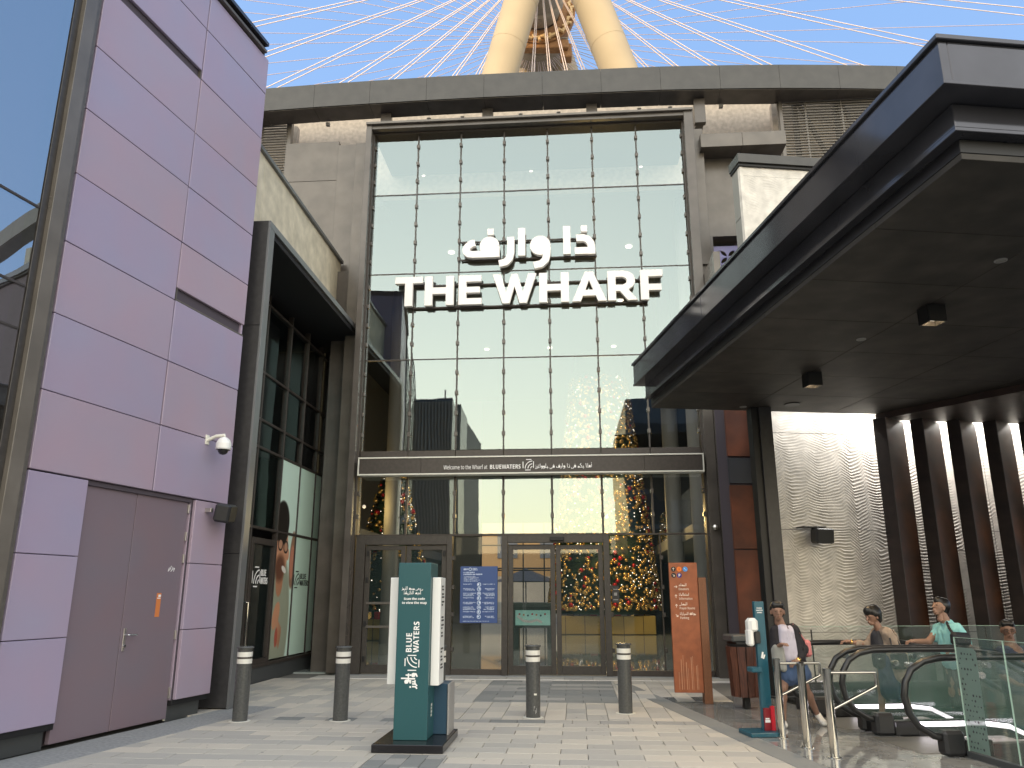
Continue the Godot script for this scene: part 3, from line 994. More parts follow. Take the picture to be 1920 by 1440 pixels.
func make_signs() -> void:
	# the long dark sign over the doors
	var o := thing("fascia_sign", "long dark bronze sign with a white outline and welcome lettering over the doors", "sign", "F", -0.97, 16.72, 4.13)
	var parts := [[-4.66, -3.3], [-3.297, -0.99], [-0.987, 1.5], [1.503, 2.72]]
	for p in parts:
		bx(o, "sign_panel", M.bronze, p[0], p[1], 4.135, 4.465, 16.72, 16.98, 0.002)
	bx(o, "sign_border", M.cream, -4.69, 2.75, 4.465, 4.495, 16.70, 16.98)
	bx(o, "sign_border", M.cream, -4.69, 2.75, 4.10, 4.132, 16.70, 16.98)
	bx(o, "sign_border", M.cream, -4.69, -4.662, 4.132, 4.465, 16.70, 16.98)
	bx(o, "sign_border", M.cream, 2.722, 2.75, 4.132, 4.465, 16.70, 16.98)
	var z := -16.715
	words(o, "lettering", "Welcome to the Wharf at", M.sign_white, 0.088, Vector3(-2.80, 4.255, z), Basis.IDENTITY, false, HORIZONTAL_ALIGNMENT_LEFT, 0.004, 0.95)
	words(o, "lettering", "BLUEWATERS", M.sign_white, 0.088, Vector3(-1.80, 4.255, z), Basis.IDENTITY, true, HORIZONTAL_ALIGNMENT_LEFT, 0.004, 0.66)
	emblem(o, "emblem", M.sign_white, 0.225, Vector3(-0.965, 4.292, z))
	arabic(o, "lettering", "AhL bkm fy Da warF fy blwwatrz", M.sign_white, 1.22 / width_of("AhL bkm fy Da warF fy blwwatrz"), Vector3(0.40, 4.225, z))
	# THE WHARF
	o = thing("wall_sign", "huge white raised capital letters reading THE WHARF on the hall glass", "sign", "F", -1.0, 16.66, 7.95)
	var z1 := -16.90
	var kk := 16.86 / 16.6
	var y0 := 7.95
	var hh := 0.71
	var s := 0.175
	var R := func(x0: float, x1: float, a: float, b: float) -> PackedVector2Array: return PackedVector2Array([Vector2(x0, a), Vector2(x1, a), Vector2(x1, b), Vector2(x0, b)])
	var Q := func(a: Array) -> PackedVector2Array:
		var p := PackedVector2Array()
		for k in range(0, a.size(), 2):
			p.append(Vector2(a[k], a[k + 1]))
		return p
	var hs := hh - s * 0.9
	var bowl := func(x0: float, r: float, base: float, top: float, x1: float) -> PackedVector2Array:
		var c := (base + top) / 2
		var p := [Vector2(x0, base)]
		p.append_array(arc(Vector2(x1 - r, c), r, -90, 90, 14).map(func(q): return Vector2(q.x, c + (q.y - c) * (top - base) / (2 * r))))
		p.append(Vector2(x0, top))
		return PackedVector2Array(p)
	var glyphs := [
		[-4.0, 0.64, [Q.call([0.0, hh, 0.0, hs, 0.23, hs, 0.23, 0, 0.41, 0, 0.41, hs, 0.64, hs, 0.64, hh])], []],
		[-3.31, 0.67, [Q.call([0, 0, 0.18, 0, 0.18, 0.275, 0.49, 0.275, 0.49, 0, 0.67, 0, 0.67, hh, 0.49, hh, 0.49, 0.435, 0.18, 0.435, 0.18, hh, 0, hh])], []],
		[-2.53, 0.52, [Q.call([0, 0, 0.53, 0, 0.53, 0.15, 0.18, 0.15, 0.18, 0.285, 0.49, 0.285, 0.49, 0.425, 0.18, 0.425, 0.18, hs, 0.52, hs, 0.52, hh, 0, hh])], []],
		[-1.75, 1.0, [Q.call([0, hh, 0.225, 0, 0.385, 0, 0.5, 0.41, 0.615, 0, 0.775, 0, 1.0, hh, 0.81, hh, 0.69, 0.27, 0.57, hh, 0.43, hh, 0.31, 0.27, 0.19, hh])], []],
		[-0.69, 0.67, [Q.call([0, 0, 0.18, 0, 0.18, 0.275, 0.49, 0.275, 0.49, 0, 0.67, 0, 0.67, hh, 0.49, hh, 0.49, 0.435, 0.18, 0.435, 0.18, hh, 0, hh])], []],
		[0.05, 0.76, [Q.call([0, 0, 0.19, 0, 0.24, 0.13, 0.53, 0.13, 0.58, 0, 0.77, 0, 0.475, hh, 0.295, hh])], [Q.call([0.295, 0.27, 0.475, 0.27, 0.385, 0.51])]],
		[0.85, 0.66, [Q.call([0, 0, 0.18, 0, 0.18, 0.22, 0.27, 0.22, 0.44, 0, 0.66, 0, 0.46, 0.255, 0.56, 0.325, 0.61, 0.42, 0.61, 0.52, 0.57, 0.61, 0.48, 0.68, 0.36, hh, 0, hh])], [Q.call([0.18, 0.37, 0.34, 0.37, 0.41, 0.41, 0.43, 0.465, 0.41, 0.52, 0.34, 0.56, 0.18, 0.56])]],
		[1.58, 0.5, [Q.call([0, 0, 0.18, 0, 0.18, 0.22, 0.46, 0.22, 0.46, 0.37, 0.18, 0.37, 0.18, hs, 0.5, hs, 0.5, hh, 0, hh])], []],
	]
	for g in glyphs:
		var b := MB.new()
		plate(b, g[2][0], 0.0, 0.10, g[3])
		put(o, "letter", b.mesh(), M.white_metal, Vector3(g[0] * kk, 1.6 + (y0 - 1.6) * kk, z1 - 0.06), Basis.from_scale(Vector3(kk, kk, 1)))
		var b2 := MB.new()
		var inner := Geometry2D.offset_polygon(g[2][0], -0.012)
		var hol := []
		for h in g[3]:
			hol.append(Geometry2D.offset_polygon(h, 0.012)[0])
		plate(b2, inner[0], -0.06, -0.002, hol)
		put(o, "letter_back", b2.mesh(), M.letter_side, Vector3(g[0] * kk, 1.6 + (y0 - 1.6) * kk, z1 - 0.06), Basis.from_scale(Vector3(kk, kk, 1)))
	for h in [8.60, 8.05]:
		tube(o, "mounting_rail", M.bronze, [Vector3(-3.7, h, z1 - 0.14), Vector3(1.75, h, z1 - 0.14)], 0.028, 8)
	for u in [-2.605, -1.535, -0.475, 0.605, 1.67]:
		for h in [8.60, 8.05]:
			bx(o, "bracket", M.bronze, u - 0.02, u + 0.02, h - 0.02, h + 0.02, 17.04, 17.07)
	# the Arabic name above, in white raised letters
	o = thing("arabic_wall_sign", "white raised Arabic lettering on the hall glass above the capital letters", "sign", "F", -1.0, 16.66, 9.1)
	var K := func(a: Array, corr: float) -> Array:
		var p := []
		for k in range(0, a.size(), 2):
			p.append(Vector2(a[k] / 374.8 - 2.784, 10.165 - (a[k + 1] + corr) * 0.00296))
		return p
	var w := 62.0 * 0.00267
	var ring := func(cx: float, cy: float, r: float, corr: float) -> Array:
		var p := []
		for k in 21:
			var a := TAU * k / 20
			p.append_array([cx + cos(a) * r, cy + sin(a) * r * 0.92])
		return K.call(p, corr)
	var sq := func(x0: float, x1: float, a: float, b: float, corr: float) -> PackedVector2Array:
		return PackedVector2Array(K.call([x0, b, x1, b, x1, a, x0, a], corr))
	var sets := [
		[[line2d(K.call([232, 232, 196, 240, 165, 265, 152, 300, 175, 326, 215, 331, 414, 331], 4), w), line2d(ring.call(358, 262, 57.0, 6), w * 0.93), line2d(K.call([414, 262, 414, 354], 7), w)], []],
		[[line2d(K.call([543, 188, 543, 320, 530, 368, 500, 398, 442, 410], 9), w)], []],
		[[line2d(K.call([637, 112, 637, 345], 13), w)], []],
		[[line2d(ring.call(797, 258, 58.0, 18), w * 0.98), line2d(K.call([854, 250, 854, 330, 840, 380, 805, 412, 742, 424], 18), w)], []],
		[[line2d(K.call([1026, 97, 1026, 333], 24), w)], []],
		[[line2d(K.call([1107, 196, 1165, 194, 1205, 208, 1230, 240, 1236, 275, 1236, 333], 29), w), line2d(K.call([1092, 303, 1250, 303], 29), w)], []],
		[[sq.call(340, 394, 116, 168, 6)], []], [[sq.call(1148, 1202, 92, 144, 29)], []],
	]
	for g in sets:
		var sh := shape2d(g[0])
		var b := MB.new()
		for outl in sh[0]:
			plate(b, outl, 0.0, 0.10, sh[1])
		put(o, "letter", b.mesh(), M.white_metal, Vector3(0, 1.6 - 1.6 * kk, z1 - 0.06), Basis.from_scale(Vector3(kk, kk, 1)))
		var b2 := MB.new()
		for outl in sh[0]:
			plate(b2, Geometry2D.offset_polygon(outl, -0.010)[0], -0.06, -0.002, sh[1].map(func(h): return Geometry2D.offset_polygon(h, 0.010)[0]))
		put(o, "letter_back", b2.mesh(), M.letter_side, Vector3(0, 1.6 - 1.6 * kk, z1 - 0.06), Basis.from_scale(Vector3(kk, kk, 1)))
	for h in [9.68, 9.225]:
		tube(o, "mounting_rail", M.bronze, [Vector3(-2.55, h, z1 - 0.14), Vector3(0.62, h, z1 - 0.14)], 0.026, 8)
	for u in [-2.605, -1.535, -0.475, 0.605]:
		for h in [9.68, 9.225]:
			bx(o, "bracket", M.bronze, u - 0.02, u + 0.02, h - 0.02, h + 0.02, 17.04, 17.07)

func make_ring() -> void:
	# the long curved beam over the hall
	var o := thing("roof_ring", "long curved grey metal beam carried over the glazed hall front", "roof beam", "F", 0.0, 17.5, 13.9)
	var line := [[-16.0, 19.2], [-14.0, 18.6], [-12.0, 18.15], [-10.0, 17.8], [-8.0, 17.6], [-6.6, 17.54], [-5.1, 17.5], [-3.6, 17.47], [-2.1, 17.46], [-0.6, 17.47], [0.9, 17.49], [2.4, 17.51], [3.9, 17.58], [5.4, 17.67], [6.9, 17.8], [8.4, 17.96], [10.5, 18.25], [13.0, 18.75], [16.0, 19.5]]
	for k in line.size() - 1:
		var a = line[k]
		var c = line[k + 1]
		var d := 0.65
		var gap := 0.003
		var b := MB.new()
		var p := [Vector3(a[0] + gap, 13.93, -a[1]), Vector3(c[0] - gap, 13.93, -c[1]), Vector3(c[0] - gap, 13.93, -c[1] - d), Vector3(a[0] + gap, 13.93, -a[1] - d)]
		var up := Vector3.UP * 0.68
		b.quad(p[0], p[1], p[1] + up, p[0] + up, Vector3.BACK)
		b.quad(p[3], p[2], p[2] + up, p[3] + up, Vector3.FORWARD)
		b.quad(p[0] + up, p[1] + up, p[2] + up, p[3] + up, Vector3.UP)
		b.quad(p[0], p[3], p[3] + up, p[0] + up, Vector3.LEFT)
		b.quad(p[1], p[2], p[2] + up, p[1] + up, Vector3.RIGHT)
		put(o, "fascia_panel", b.mesh(), M.ring_metal)
		var b2 := MB.new()
		var dn := Vector3.DOWN * 0.02
		var inset := Vector3(0, 0, -0.03)
		b2.quad(p[0] + dn + inset, p[1] + dn + inset, p[2] + dn, p[3] + dn, Vector3.DOWN)
		b2.quad(p[0] + inset, p[1] + inset, p[1] + dn + inset, p[0] + dn + inset, Vector3.BACK)
		put(o, "soffit_panel", b2.mesh(), M.cladding2)
	for u in [-4.75, -2.05, 0.66, 3.4]:
		bx(o, "strut", M.cladding2, u - 0.14, u + 0.14, 13.2, 13.9, 17.9, 18.06)
		bx(o, "strut", M.cladding2, u - 0.1, u + 0.1, 13.2, 13.9, 18.06, 19.38)
	for u in [-3.65, -2.75, -1.2, -0.2, 1.9, 2.7, 4.0, -6.4]:
		bx(o, "floodlight", M.letter_side, u - 0.05, u + 0.05, 13.78, 13.87, 18.14, 18.24, 0.01)
	# louvre screens under the beam
	for e in [[-9.2, -7.52, 18.3, 10.6, "grey horizontal louvre screen beside the purple building", [-9.2, -8.26, -7.56]], [5.46, 9.2, 18.25, 12.0, "grey horizontal louvre screen above the dark canopy", [5.46, 6.14, 7.05, 7.96, 8.87]]]:
		var s := thing("louvre_screen", e[4], "louvre screen", "F", (e[0] + e[1]) / 2, e[2], e[3], "louvre screens under the roof beam")
		var h: float = e[3]
		while h < 14.4:
			bx(s, "slat", M.slat_metal, e[0] + 0.01, e[1] - 0.01, h, h + 0.03, e[2], e[2] + 0.045, 0.004)
			h += 0.079
		for u in e[5]:
			bx(s, "louvre_post", M.cladding, u - 0.025, u + 0.025, e[3], 14.4, e[2] + 0.015, e[2] + 0.055, 0.003)
		bx(s, "end_post", M.cladding, e[0] if e[0] > 0 else e[1], (e[0] if e[0] > 0 else e[1]) + 0.09, e[3], 14.4, e[2] - 0.04, e[2] + 0.12)
		bx(s, "back_wall", M.render_beige, e[0], e[1], e[3], 14.3, e[2] + 0.6, e[2] + 0.8)
		for k in 3:
			var u: float = e[0] + 0.5 + k * 1.05
			if u + 0.9 > e[1]:
				continue
			tube(s, "brace", M.cladding2, [Vector3(u, e[3] + 0.05, -e[2] - 0.3), Vector3(u, 14.1, -e[2] - 0.3)], 0.075, 8)
			tube(s, "brace", M.cladding2, [Vector3(u + 0.12, 14.0, -e[2] - 0.28), Vector3(u + 0.85, e[3] + 0.05, -e[2] - 0.28)], 0.06, 8)

func make_purple() -> void:
	var o := thing("purple_building", "building clad in lilac and purple metal panels with a purple steel door", "building", "P", -7.05, 8.6)
	var x := -7.05
	var d := 0.05
	# dark core behind the joints
	bx(o, "core", M.joint, -13.0, x - d - 0.002, 2.90, 10.80, 6.80, 10.40)
	bx(o, "core", M.joint, -13.0, x - d - 0.002, 0.24, 2.898, 6.80, 7.685)
	bx(o, "core", M.joint, -13.0, x - d - 0.002, 0.24, 2.898, 9.67, 10.40)
	bx(o, "core", M.joint, -13.0, x - 0.2, 0.0, 2.898, 7.69, 9.665)
	bx(o, "end_wall", M.purple1, -13.0, x - 0.02, 0.26, 10.62, 10.405, 10.45)
	bx(o, "plinth", M.plinth, -13.0, x - 0.13, -0.02, 0.2, 6.6, 7.68)
	bx(o, "plinth", M.plinth, -13.0, x - 0.10, -0.02, 0.2, 9.67, 10.36)
	bx(o, "plinth_trim", M.black, -13.0, x - 0.03, 0.185, 0.25, 6.7, 7.70)
	bx(o, "plinth_trim", M.black, -13.0, x - 0.03, 0.185, 0.25, 9.66, 10.44)
	var rows := [2.905, 3.785, 4.675, 5.555, 6.43, 7.305, 8.19, 9.09, 9.24, 9.98, 10.66]
	var g := 0.0045
	for r in rows.size() - 1:
		var h0: float = rows[r] + g
		var h1: float = rows[r + 1] - g
		var t := rng.randi() % 4
		if r == 7:
			pass  # the slot
		elif h0 > 9.2 and h1 < 10.0:
			bx(o, "panel", M["purple1"], x - d, x, h0, h1, 6.83, 8.78, 0.006)
		else:
			bx(o, "panel", M["purple%d" % ((r * 3 + 2) % 4)], x - d, x, h0, h1, 6.83, 8.78, 0.006).rotation = Vector3(0, rng.randf_range(-0.003, 0.003), rng.randf_range(-0.006, 0.006))
		if r == 7:
			continue
	bx(o, "slot_reveal", M.frame_grey, x - 0.048, x - 0.03, 9.09, 9.11, 6.83, 8.78, 0.0)
	bx(o, "slot_reveal", M.frame_grey, x - 0.048, x - 0.004, 9.09, 9.24, 8.765, 8.78, 0.0)
	var rows2 := [2.905, 3.785, 4.675, 5.56, 5.745, 6.43, 7.305, 8.19, 9.10, 9.98, 10.66]
	for r in rows2.size() - 1:
		if r == 3:
			continue
		bx(o, "panel", M["purple%d" % ((r * 5 + 1 + r / 3) % 4)], x - d, x, rows2[r] + g, rows2[r + 1] - g, 8.80, 10.455, 0.006).rotation = Vector3(0, rng.randf_range(-0.003, 0.003), rng.randf_range(-0.006, 0.006))
	bx(o, "slot_reveal", M.frame_grey, x - 0.048, x - 0.005, 5.56, 5.585, 8.80, 10.45, 0.0)
	bx(o, "slot_reveal", M.frame_grey, x - 0.048, x - 0.005, 5.585, 5.745, 8.80, 8.82, 0.0)
	var low := [0.25, 1.14, 2.02, 2.895]
	for r in 3:
		bx(o, "panel", M["purple%d" % (3 if r != 1 else 1)], x - d, x, low[r] + g, low[r + 1] - g, 6.83, 7.68, 0.006)
		bx(o, "panel", M["purple%d" % (2 if r != 1 else 0)], x - d, x, low[r] + g, low[r + 1] - g, 9.70, 10.455, 0.006)
	bx(o, "jamb_panel", M.purple2, x - 0.13, x - 0.055, 0.25, 2.88, 9.665, 9.70, 0.004)
	# door, set back
	bx(o, "lintel", M.joint, x - 0.16, x - 0.04, 2.845, 2.9, 7.69, 9.66)
	var q := bx(o, "door_leaf", M.purple_door, x - 0.13, x - 0.075, 0.03, 2.845, 7.71, 8.605, 0.003)
	q = bx(o, "door_leaf", M.purple_door, x - 0.13, x - 0.072, 0.03, 2.845, 8.613, 9.635, 0.003)
	bx(q, "lock_plate", M.hinge_steel, x - 0.072, x - 0.062, 0.93, 1.2, 8.65, 8.695, 0.003)
	tube(q, "lever", M.chrome, [Vector3(x - 0.07, 1.12, -8.672), Vector3(x - 0.015, 1.12, -8.672), Vector3(x - 0.005, 1.12, -8.69), Vector3(x - 0.005, 1.115, -8.82)], 0.010, 8)
	turned(q, "lock_cylinder", M.chrome, Vector3(x - 0.062, 0.99, -8.672), [[0.018, 0.0], [0.018, 0.02], [0.0, 0.02]], 12, Basis(Vector3.BACK, -PI / 2))
	bx(q, "notice", M.orange_label, x - 0.072, x - 0.069, 1.32, 1.62, 9.19, 9.275, 0.0)
	bx(q, "notice_print", M.sign_white, x - 0.069, x - 0.0675, 1.55, 1.56, 9.20, 9.265, 0.0)
	bx(q, "notice_print", M.sign_white, x - 0.069, x - 0.0675, 1.57, 1.60, 9.22, 9.265, 0.0)
	for k in 7:
		var c := Vector3(x - 0.0705, 1.9 + 0.012 * (k % 3), -9.36 - 0.018 * k)
		tube(q, "scratch", M.sign_white, [c, c + Vector3(0, 0.05 - 0.03 * (k % 2), -0.02)], 0.003, 5)
	for h in [0.28, 0.3, 1.02, 2.02, 2.32, 2.7]:
		bx(o, "hinge", M.hinge_steel, x - 0.075, x - 0.045, h, h + 0.12, 9.622, 9.65, 0.004)
	bx(o, "door_post", M.cream, x - 0.13, x - 0.10, 0.0, 2.845, 9.642, 9.662, 0.002)
	# roof edge
	bx(o, "roof_edge", M.frame_grey, -13.0, x + 0.06, 10.68, 10.735, 6.0, 10.30)
	bx(o, "roof_edge", M.black, -13.0, x + 0.02, 10.735, 10.79, 6.0, 10.27)
	bx(o, "roof_edge", M.canopy_metal, -13.0, x + 0.10, 10.79, 10.86, 6.0, 10.28)
	# shop window post and glass towards the viewer
	bx(o, "post", M.frame_grey, x - 0.2, x + 0.005, 0.0, 10.66, 6.70, 6.80)
	bx(o, "post", M.cladding, x - 0.2, x + 0.06, 0.0, 10.66, 6.52, 6.70)
	bx(o, "post", M.bronze_trim, x - 0.2, x - 0.0, 0.0, 10.66, 6.43, 6.52)
	var us := [-4.0, -1.9, 0.2, 2.3, 4.35, 6.42]
	var hs := [0.4, 2.85, 4.34, 4.82, 5.76, 10.6]
	for k in us.size() - 1:
		for r in hs.size() - 1:
			put(o, "pane", glass_pane(us[k + 1] - us[k] - 0.03, hs[r + 1] - hs[r] - 0.03, 0.002, 300 + k * 7 + r), M.window_glass, Vector3(x, (hs[r] + hs[r + 1]) / 2, -(us[k] + us[k + 1]) / 2), Basis(Vector3.UP, PI / 2))
		bx(o, "glazing_bar", M.bronze, x - 0.06, x + 0.015, 0.0, 10.6, us[k] - 0.02, us[k] + 0.02)
		for h in hs.slice(0, 5):
			bx(o, "glazing_bar", M.bronze, x - 0.055, x + 0.012, h - 0.015, h + 0.015, us[k] + 0.025, us[k + 1] - 0.015)
	bx(o, "plinth", M.plinth, x - 0.3, x + 0.01, 0.0, 0.38, -4.0, 6.42)
	bx(o, "shop_back", M.hall_dark, -9.6, -9.4, 0.0, 10.6, -4.0, 6.5)
	bx(o, "shop_floor", M.hall_dark, -9.4, x - 0.06, 0.0, 0.1, -4.0, 6.5)
	bx(o, "roof", M.joint, -13.0, x + 0.02, 10.60, 10.66, -4.0, 6.0)
	# camera and loudspeaker on the wall
	o = thing("security_camera", "white dome security camera on a bracket on the purple wall", "security camera", "P", x, 9.8, 3.7)
	bx(o, "wall_plate", M.cream, x, x + 0.02, 3.70, 3.84, 9.76, 9.84)
	tube(o, "arm", M.cream, [Vector3(x + 0.01, 3.76, -9.8), Vector3(x + 0.14, 3.82, -9.82), Vector3(x + 0.26, 3.83, -9.84), Vector3(x + 0.26, 3.79, -9.84)], 0.028, 8)
	turned(o, "housing", M.white_plastic, Vector3(x + 0.26, 3.62, -9.84), [[0.10, 0.0], [0.108, 0.02], [0.105, 0.09], [0.085, 0.14], [0.05, 0.175], [0.0, 0.185]], 24)
	turned(o, "dome", M.rubber, Vector3(x + 0.26, 3.545, -9.84), [[0.0, 0.0], [0.04, 0.01], [0.065, 0.035], [0.075, 0.075], [0.08, 0.08]], 20)
	o = thing("wall_speaker", "black box loudspeaker on the purple wall beside the door", "loudspeaker", "P", x, 10.1, 2.6)
	bx(o, "bracket", M.hinge_steel, x, x + 0.1, 2.74, 2.80, 9.92, 9.98)
	var sp := put(o, "cabinet", cbox(Vector3(0.22, 0.26, 0.40), 0.03), M.dark_plastic, Vector3(x + 0.2, 2.74, -10.12), Basis.from_euler(Vector3(0.1, 0.35, -0.15)))
	where[sp] = Vector3.ZERO
	put(sp, "grille", cbox(Vector3(0.01, 0.22, 0.36), 0.004), M.black, Vector3(0.112, 0, 0))

func make_portal() -> void:
	# the dark portal and shop window between the purple building and the hall
	var o := thing("dark_shopfront", "dark glazed shopfront under a deep black portal with mint posters in its lower windows", "shopfront", "F", -6.1, 15.0)
	bx(o, "portal_fin", M.portal, -7.6, -5.06, 0.02, 2.2, 11.78, 11.99)
	bx(o, "portal_fin", M.portal, -7.6, -5.06, 2.205, 5.85, 11.78, 11.99)
	bx(o, "portal_fin", M.portal, -7.6, -5.06, 5.855, 7.72, 11.78, 11.99)
	bx(o, "portal_edge", M.portal_edge, -5.058, -5.02, 0.0, 7.60, 11.78, 11.99, 0.003)
	bx(o, "portal_edge", M.portal_edge, -5.058, -5.02, 7.602, 7.72, 11.78, 17.2, 0.003)
	bx(o, "portal_roof", M.soffit_black, -7.6, -5.06, 7.50, 7.60, 12.0, 17.5)
	bx(o, "portal_roof", M.portal, -7.6, -5.06, 7.601, 7.715, 12.0, 17.2)
	bx(o, "portal_roof", M.soffit_black, -7.6, -5.34, 7.50, 7.60, 17.51, 18.6)
	var x := -6.1
	var vs := [12.2, 13.4, 14.6, 15.93, 17.04, 18.1, 18.58]
	var hs := [0.33, 2.85, 4.38, 4.92, 5.86, 7.28]
	for k in vs.size() - 1:
		for r in hs.size() - 1:
			if r < 2 and k >= 3:
				continue
			if r == 0 and k == 2:
				continue
			put(o, "pane", glass_pane(vs[k + 1] - vs[k] - 0.03, hs[r + 1] - hs[r] - 0.03, 0.012, 500 + k * 7 + r), M.shop_glass, Vector3(x, (hs[r] + hs[r + 1]) / 2, -(vs[k] + vs[k + 1]) / 2), Basis(Vector3.UP, PI / 2))
	for v in vs:
		bx(o, "glazing_bar", M.bronze, x - 0.08, x + 0.03, 0.3, 7.5, v - 0.025, v + 0.025)
	for h in hs.slice(1):
		for k in vs.size() - 1:
			bx(o, "glazing_bar", M.bronze, x - 0.075, x + 0.028, h - 0.025, h + 0.025, vs[k] + 0.027, vs[k + 1] - 0.027)
	bx(o, "plinth", M.plinth, x - 0.2, x + 0.06, -0.02, 0.27, 12.0, 18.5)
	bx(o, "plinth", M.plinth, x + 0.062, -5.32, -0.02, 0.3, 18.44, 18.6)
	bx(o, "sill", M.bronze, x - 0.15, x + 0.08, 0.272, 0.33, 12.0, 18.5)
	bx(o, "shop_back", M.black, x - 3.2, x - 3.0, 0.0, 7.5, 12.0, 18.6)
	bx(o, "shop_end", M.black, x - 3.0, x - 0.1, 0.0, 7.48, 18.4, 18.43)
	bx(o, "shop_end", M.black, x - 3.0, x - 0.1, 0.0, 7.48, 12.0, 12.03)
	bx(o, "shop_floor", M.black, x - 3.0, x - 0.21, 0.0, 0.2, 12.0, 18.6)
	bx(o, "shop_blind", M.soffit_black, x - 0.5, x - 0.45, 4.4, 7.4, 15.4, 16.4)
	# glass door with its bar and the emblem
	var dr := bx(o, "shop_door", M.bronze, x - 0.03, x + 0.05, 0.30, 2.66, 15.78, 15.9)
	bx(dr, "door_frame", M.bronze, x - 0.03, x + 0.05, 0.30, 2.66, 14.63, 14.75)
	bx(dr, "door_frame", M.bronze, x - 0.03, x + 0.05, 2.54, 2.66, 14.76, 15.77)
	bx(dr, "door_frame", M.bronze, x - 0.03, x + 0.05, 0.30, 0.42, 14.76, 15.77)
	put(dr, "door_pane", glass_pane(1.0, 2.1, 0.004, 77), M.door_glass, Vector3(x, 1.48, -15.265), Basis(Vector3.UP, PI / 2))
	var side := Basis(Vector3.UP, PI / 2)
	tube(o, "pull_handle", M.steel, [Vector3(x + 0.05, 0.62, -14.5), Vector3(x + 0.12, 0.62, -14.5), Vector3(x + 0.12, 1.46, -14.5), Vector3(x + 0.05, 1.46, -14.5)], 0.016, 8)
	emblem(o, "emblem", M.sign_white, 0.36, Vector3(x + 0.012, 1.93, -15.03), side)
	words(o, "lettering", "BLUE", M.sign_white, 0.12, Vector3(x + 0.014, 2.01, -15.25), side, true, HORIZONTAL_ALIGNMENT_LEFT, 0.004, 0.25)
	words(o, "lettering", "WATERS", M.sign_white, 0.12, Vector3(x + 0.014, 1.86, -15.25), side, true, HORIZONTAL_ALIGNMENT_LEFT, 0.004, 0.36)
	# posters: printed sheets behind the lower panes
	var print_mat := mat("poster_print", Color(1, 1, 1), 0.35)
	print_mat.albedo_texture = poster_image()
	var mint := mat("poster_mint", Color(0.66, 0.86, 0.74), 0.35)
	for k in [3, 4, 5]:
		for r in [0, 1]:
			var a: float = vs[k] + 0.03
			var e: float = vs[k + 1] - 0.03
			var b := MB.new()
			var uv0 := Vector2((a - 15.93) / 1.11, 0)
			b.quv(Vector3(0, hs[r] + 0.03, -a), Vector3(0, hs[r] + 0.03, -e), Vector3(0, hs[r + 1] - 0.03, -e), Vector3(0, hs[r + 1] - 0.03, -a), Vector3.RIGHT)
			if k == 3:
				var lo := 1.0 if r == 0 else 0.38
				var hi := 0.38 if r == 0 else 0.0
				for w in b.uv.size():
					b.uv[w].y = lerpf(hi, lo, b.uv[w].y)
			put(o, "poster", b.mesh(), print_mat if k == 3 else mint, Vector3(x + 0.01, 0, 0))
	emblem(o, "emblem", M.black, 0.34, Vector3(x + 0.014, 1.92, -17.28), side)
	words(o, "lettering", "BLUE", M.black, 0.115, Vector3(x + 0.015, 1.99, -17.5), side)
	words(o, "lettering", "WATERS", M.black, 0.115, Vector3(x + 0.015, 1.85, -17.5), side)
	# plain concrete wall above
	o = thing("concrete_wall", "pale beige concrete wall with a dark metal coping above the black portal", "wall", "F", -5.7, 15.0, 7.7)
	var vv := [11.0, 12.9, 14.55, 15.95, 17.05, 17.85]
	for k in vv.size() - 1:
		bx(o, "panel", M.concrete, -6.1, -5.70, 7.72, 9.60, vv[k] + 0.004, vv[k + 1] - 0.004)
	bx(o, "coping", M.portal_edge, -6.15, -5.64, 9.60, 9.68, 11.0, 17.87)
	bx(o, "roof", M.joint, -12.0, -6.12, 9.2, 9.4, 11.0, 18.0)

func blob(im: Image, c: Vector2, r: Vector2, col: Color, turn := 0.0, soft := 0.12) -> void:
	var reach := int(maxf(r.x, r.y) * 1.2) + 2
	for y in range(maxi(0, int(c.y) - reach), mini(im.get_height(), int(c.y) + reach)):
		for x in range(maxi(0, int(c.x) - reach), mini(im.get_width(), int(c.x) + reach)):
			var p := (Vector2(x, y) - c).rotated(-turn)
			var q := sqrt(p.x * p.x / (r.x * r.x) + p.y * p.y / (r.y * r.y))
			var a := clampf((1.0 - q) / soft, 0.0, 1.0)
			if a > 0.0:
				im.set_pixel(x, y, im.get_pixel(x, y).lerp(col, a))

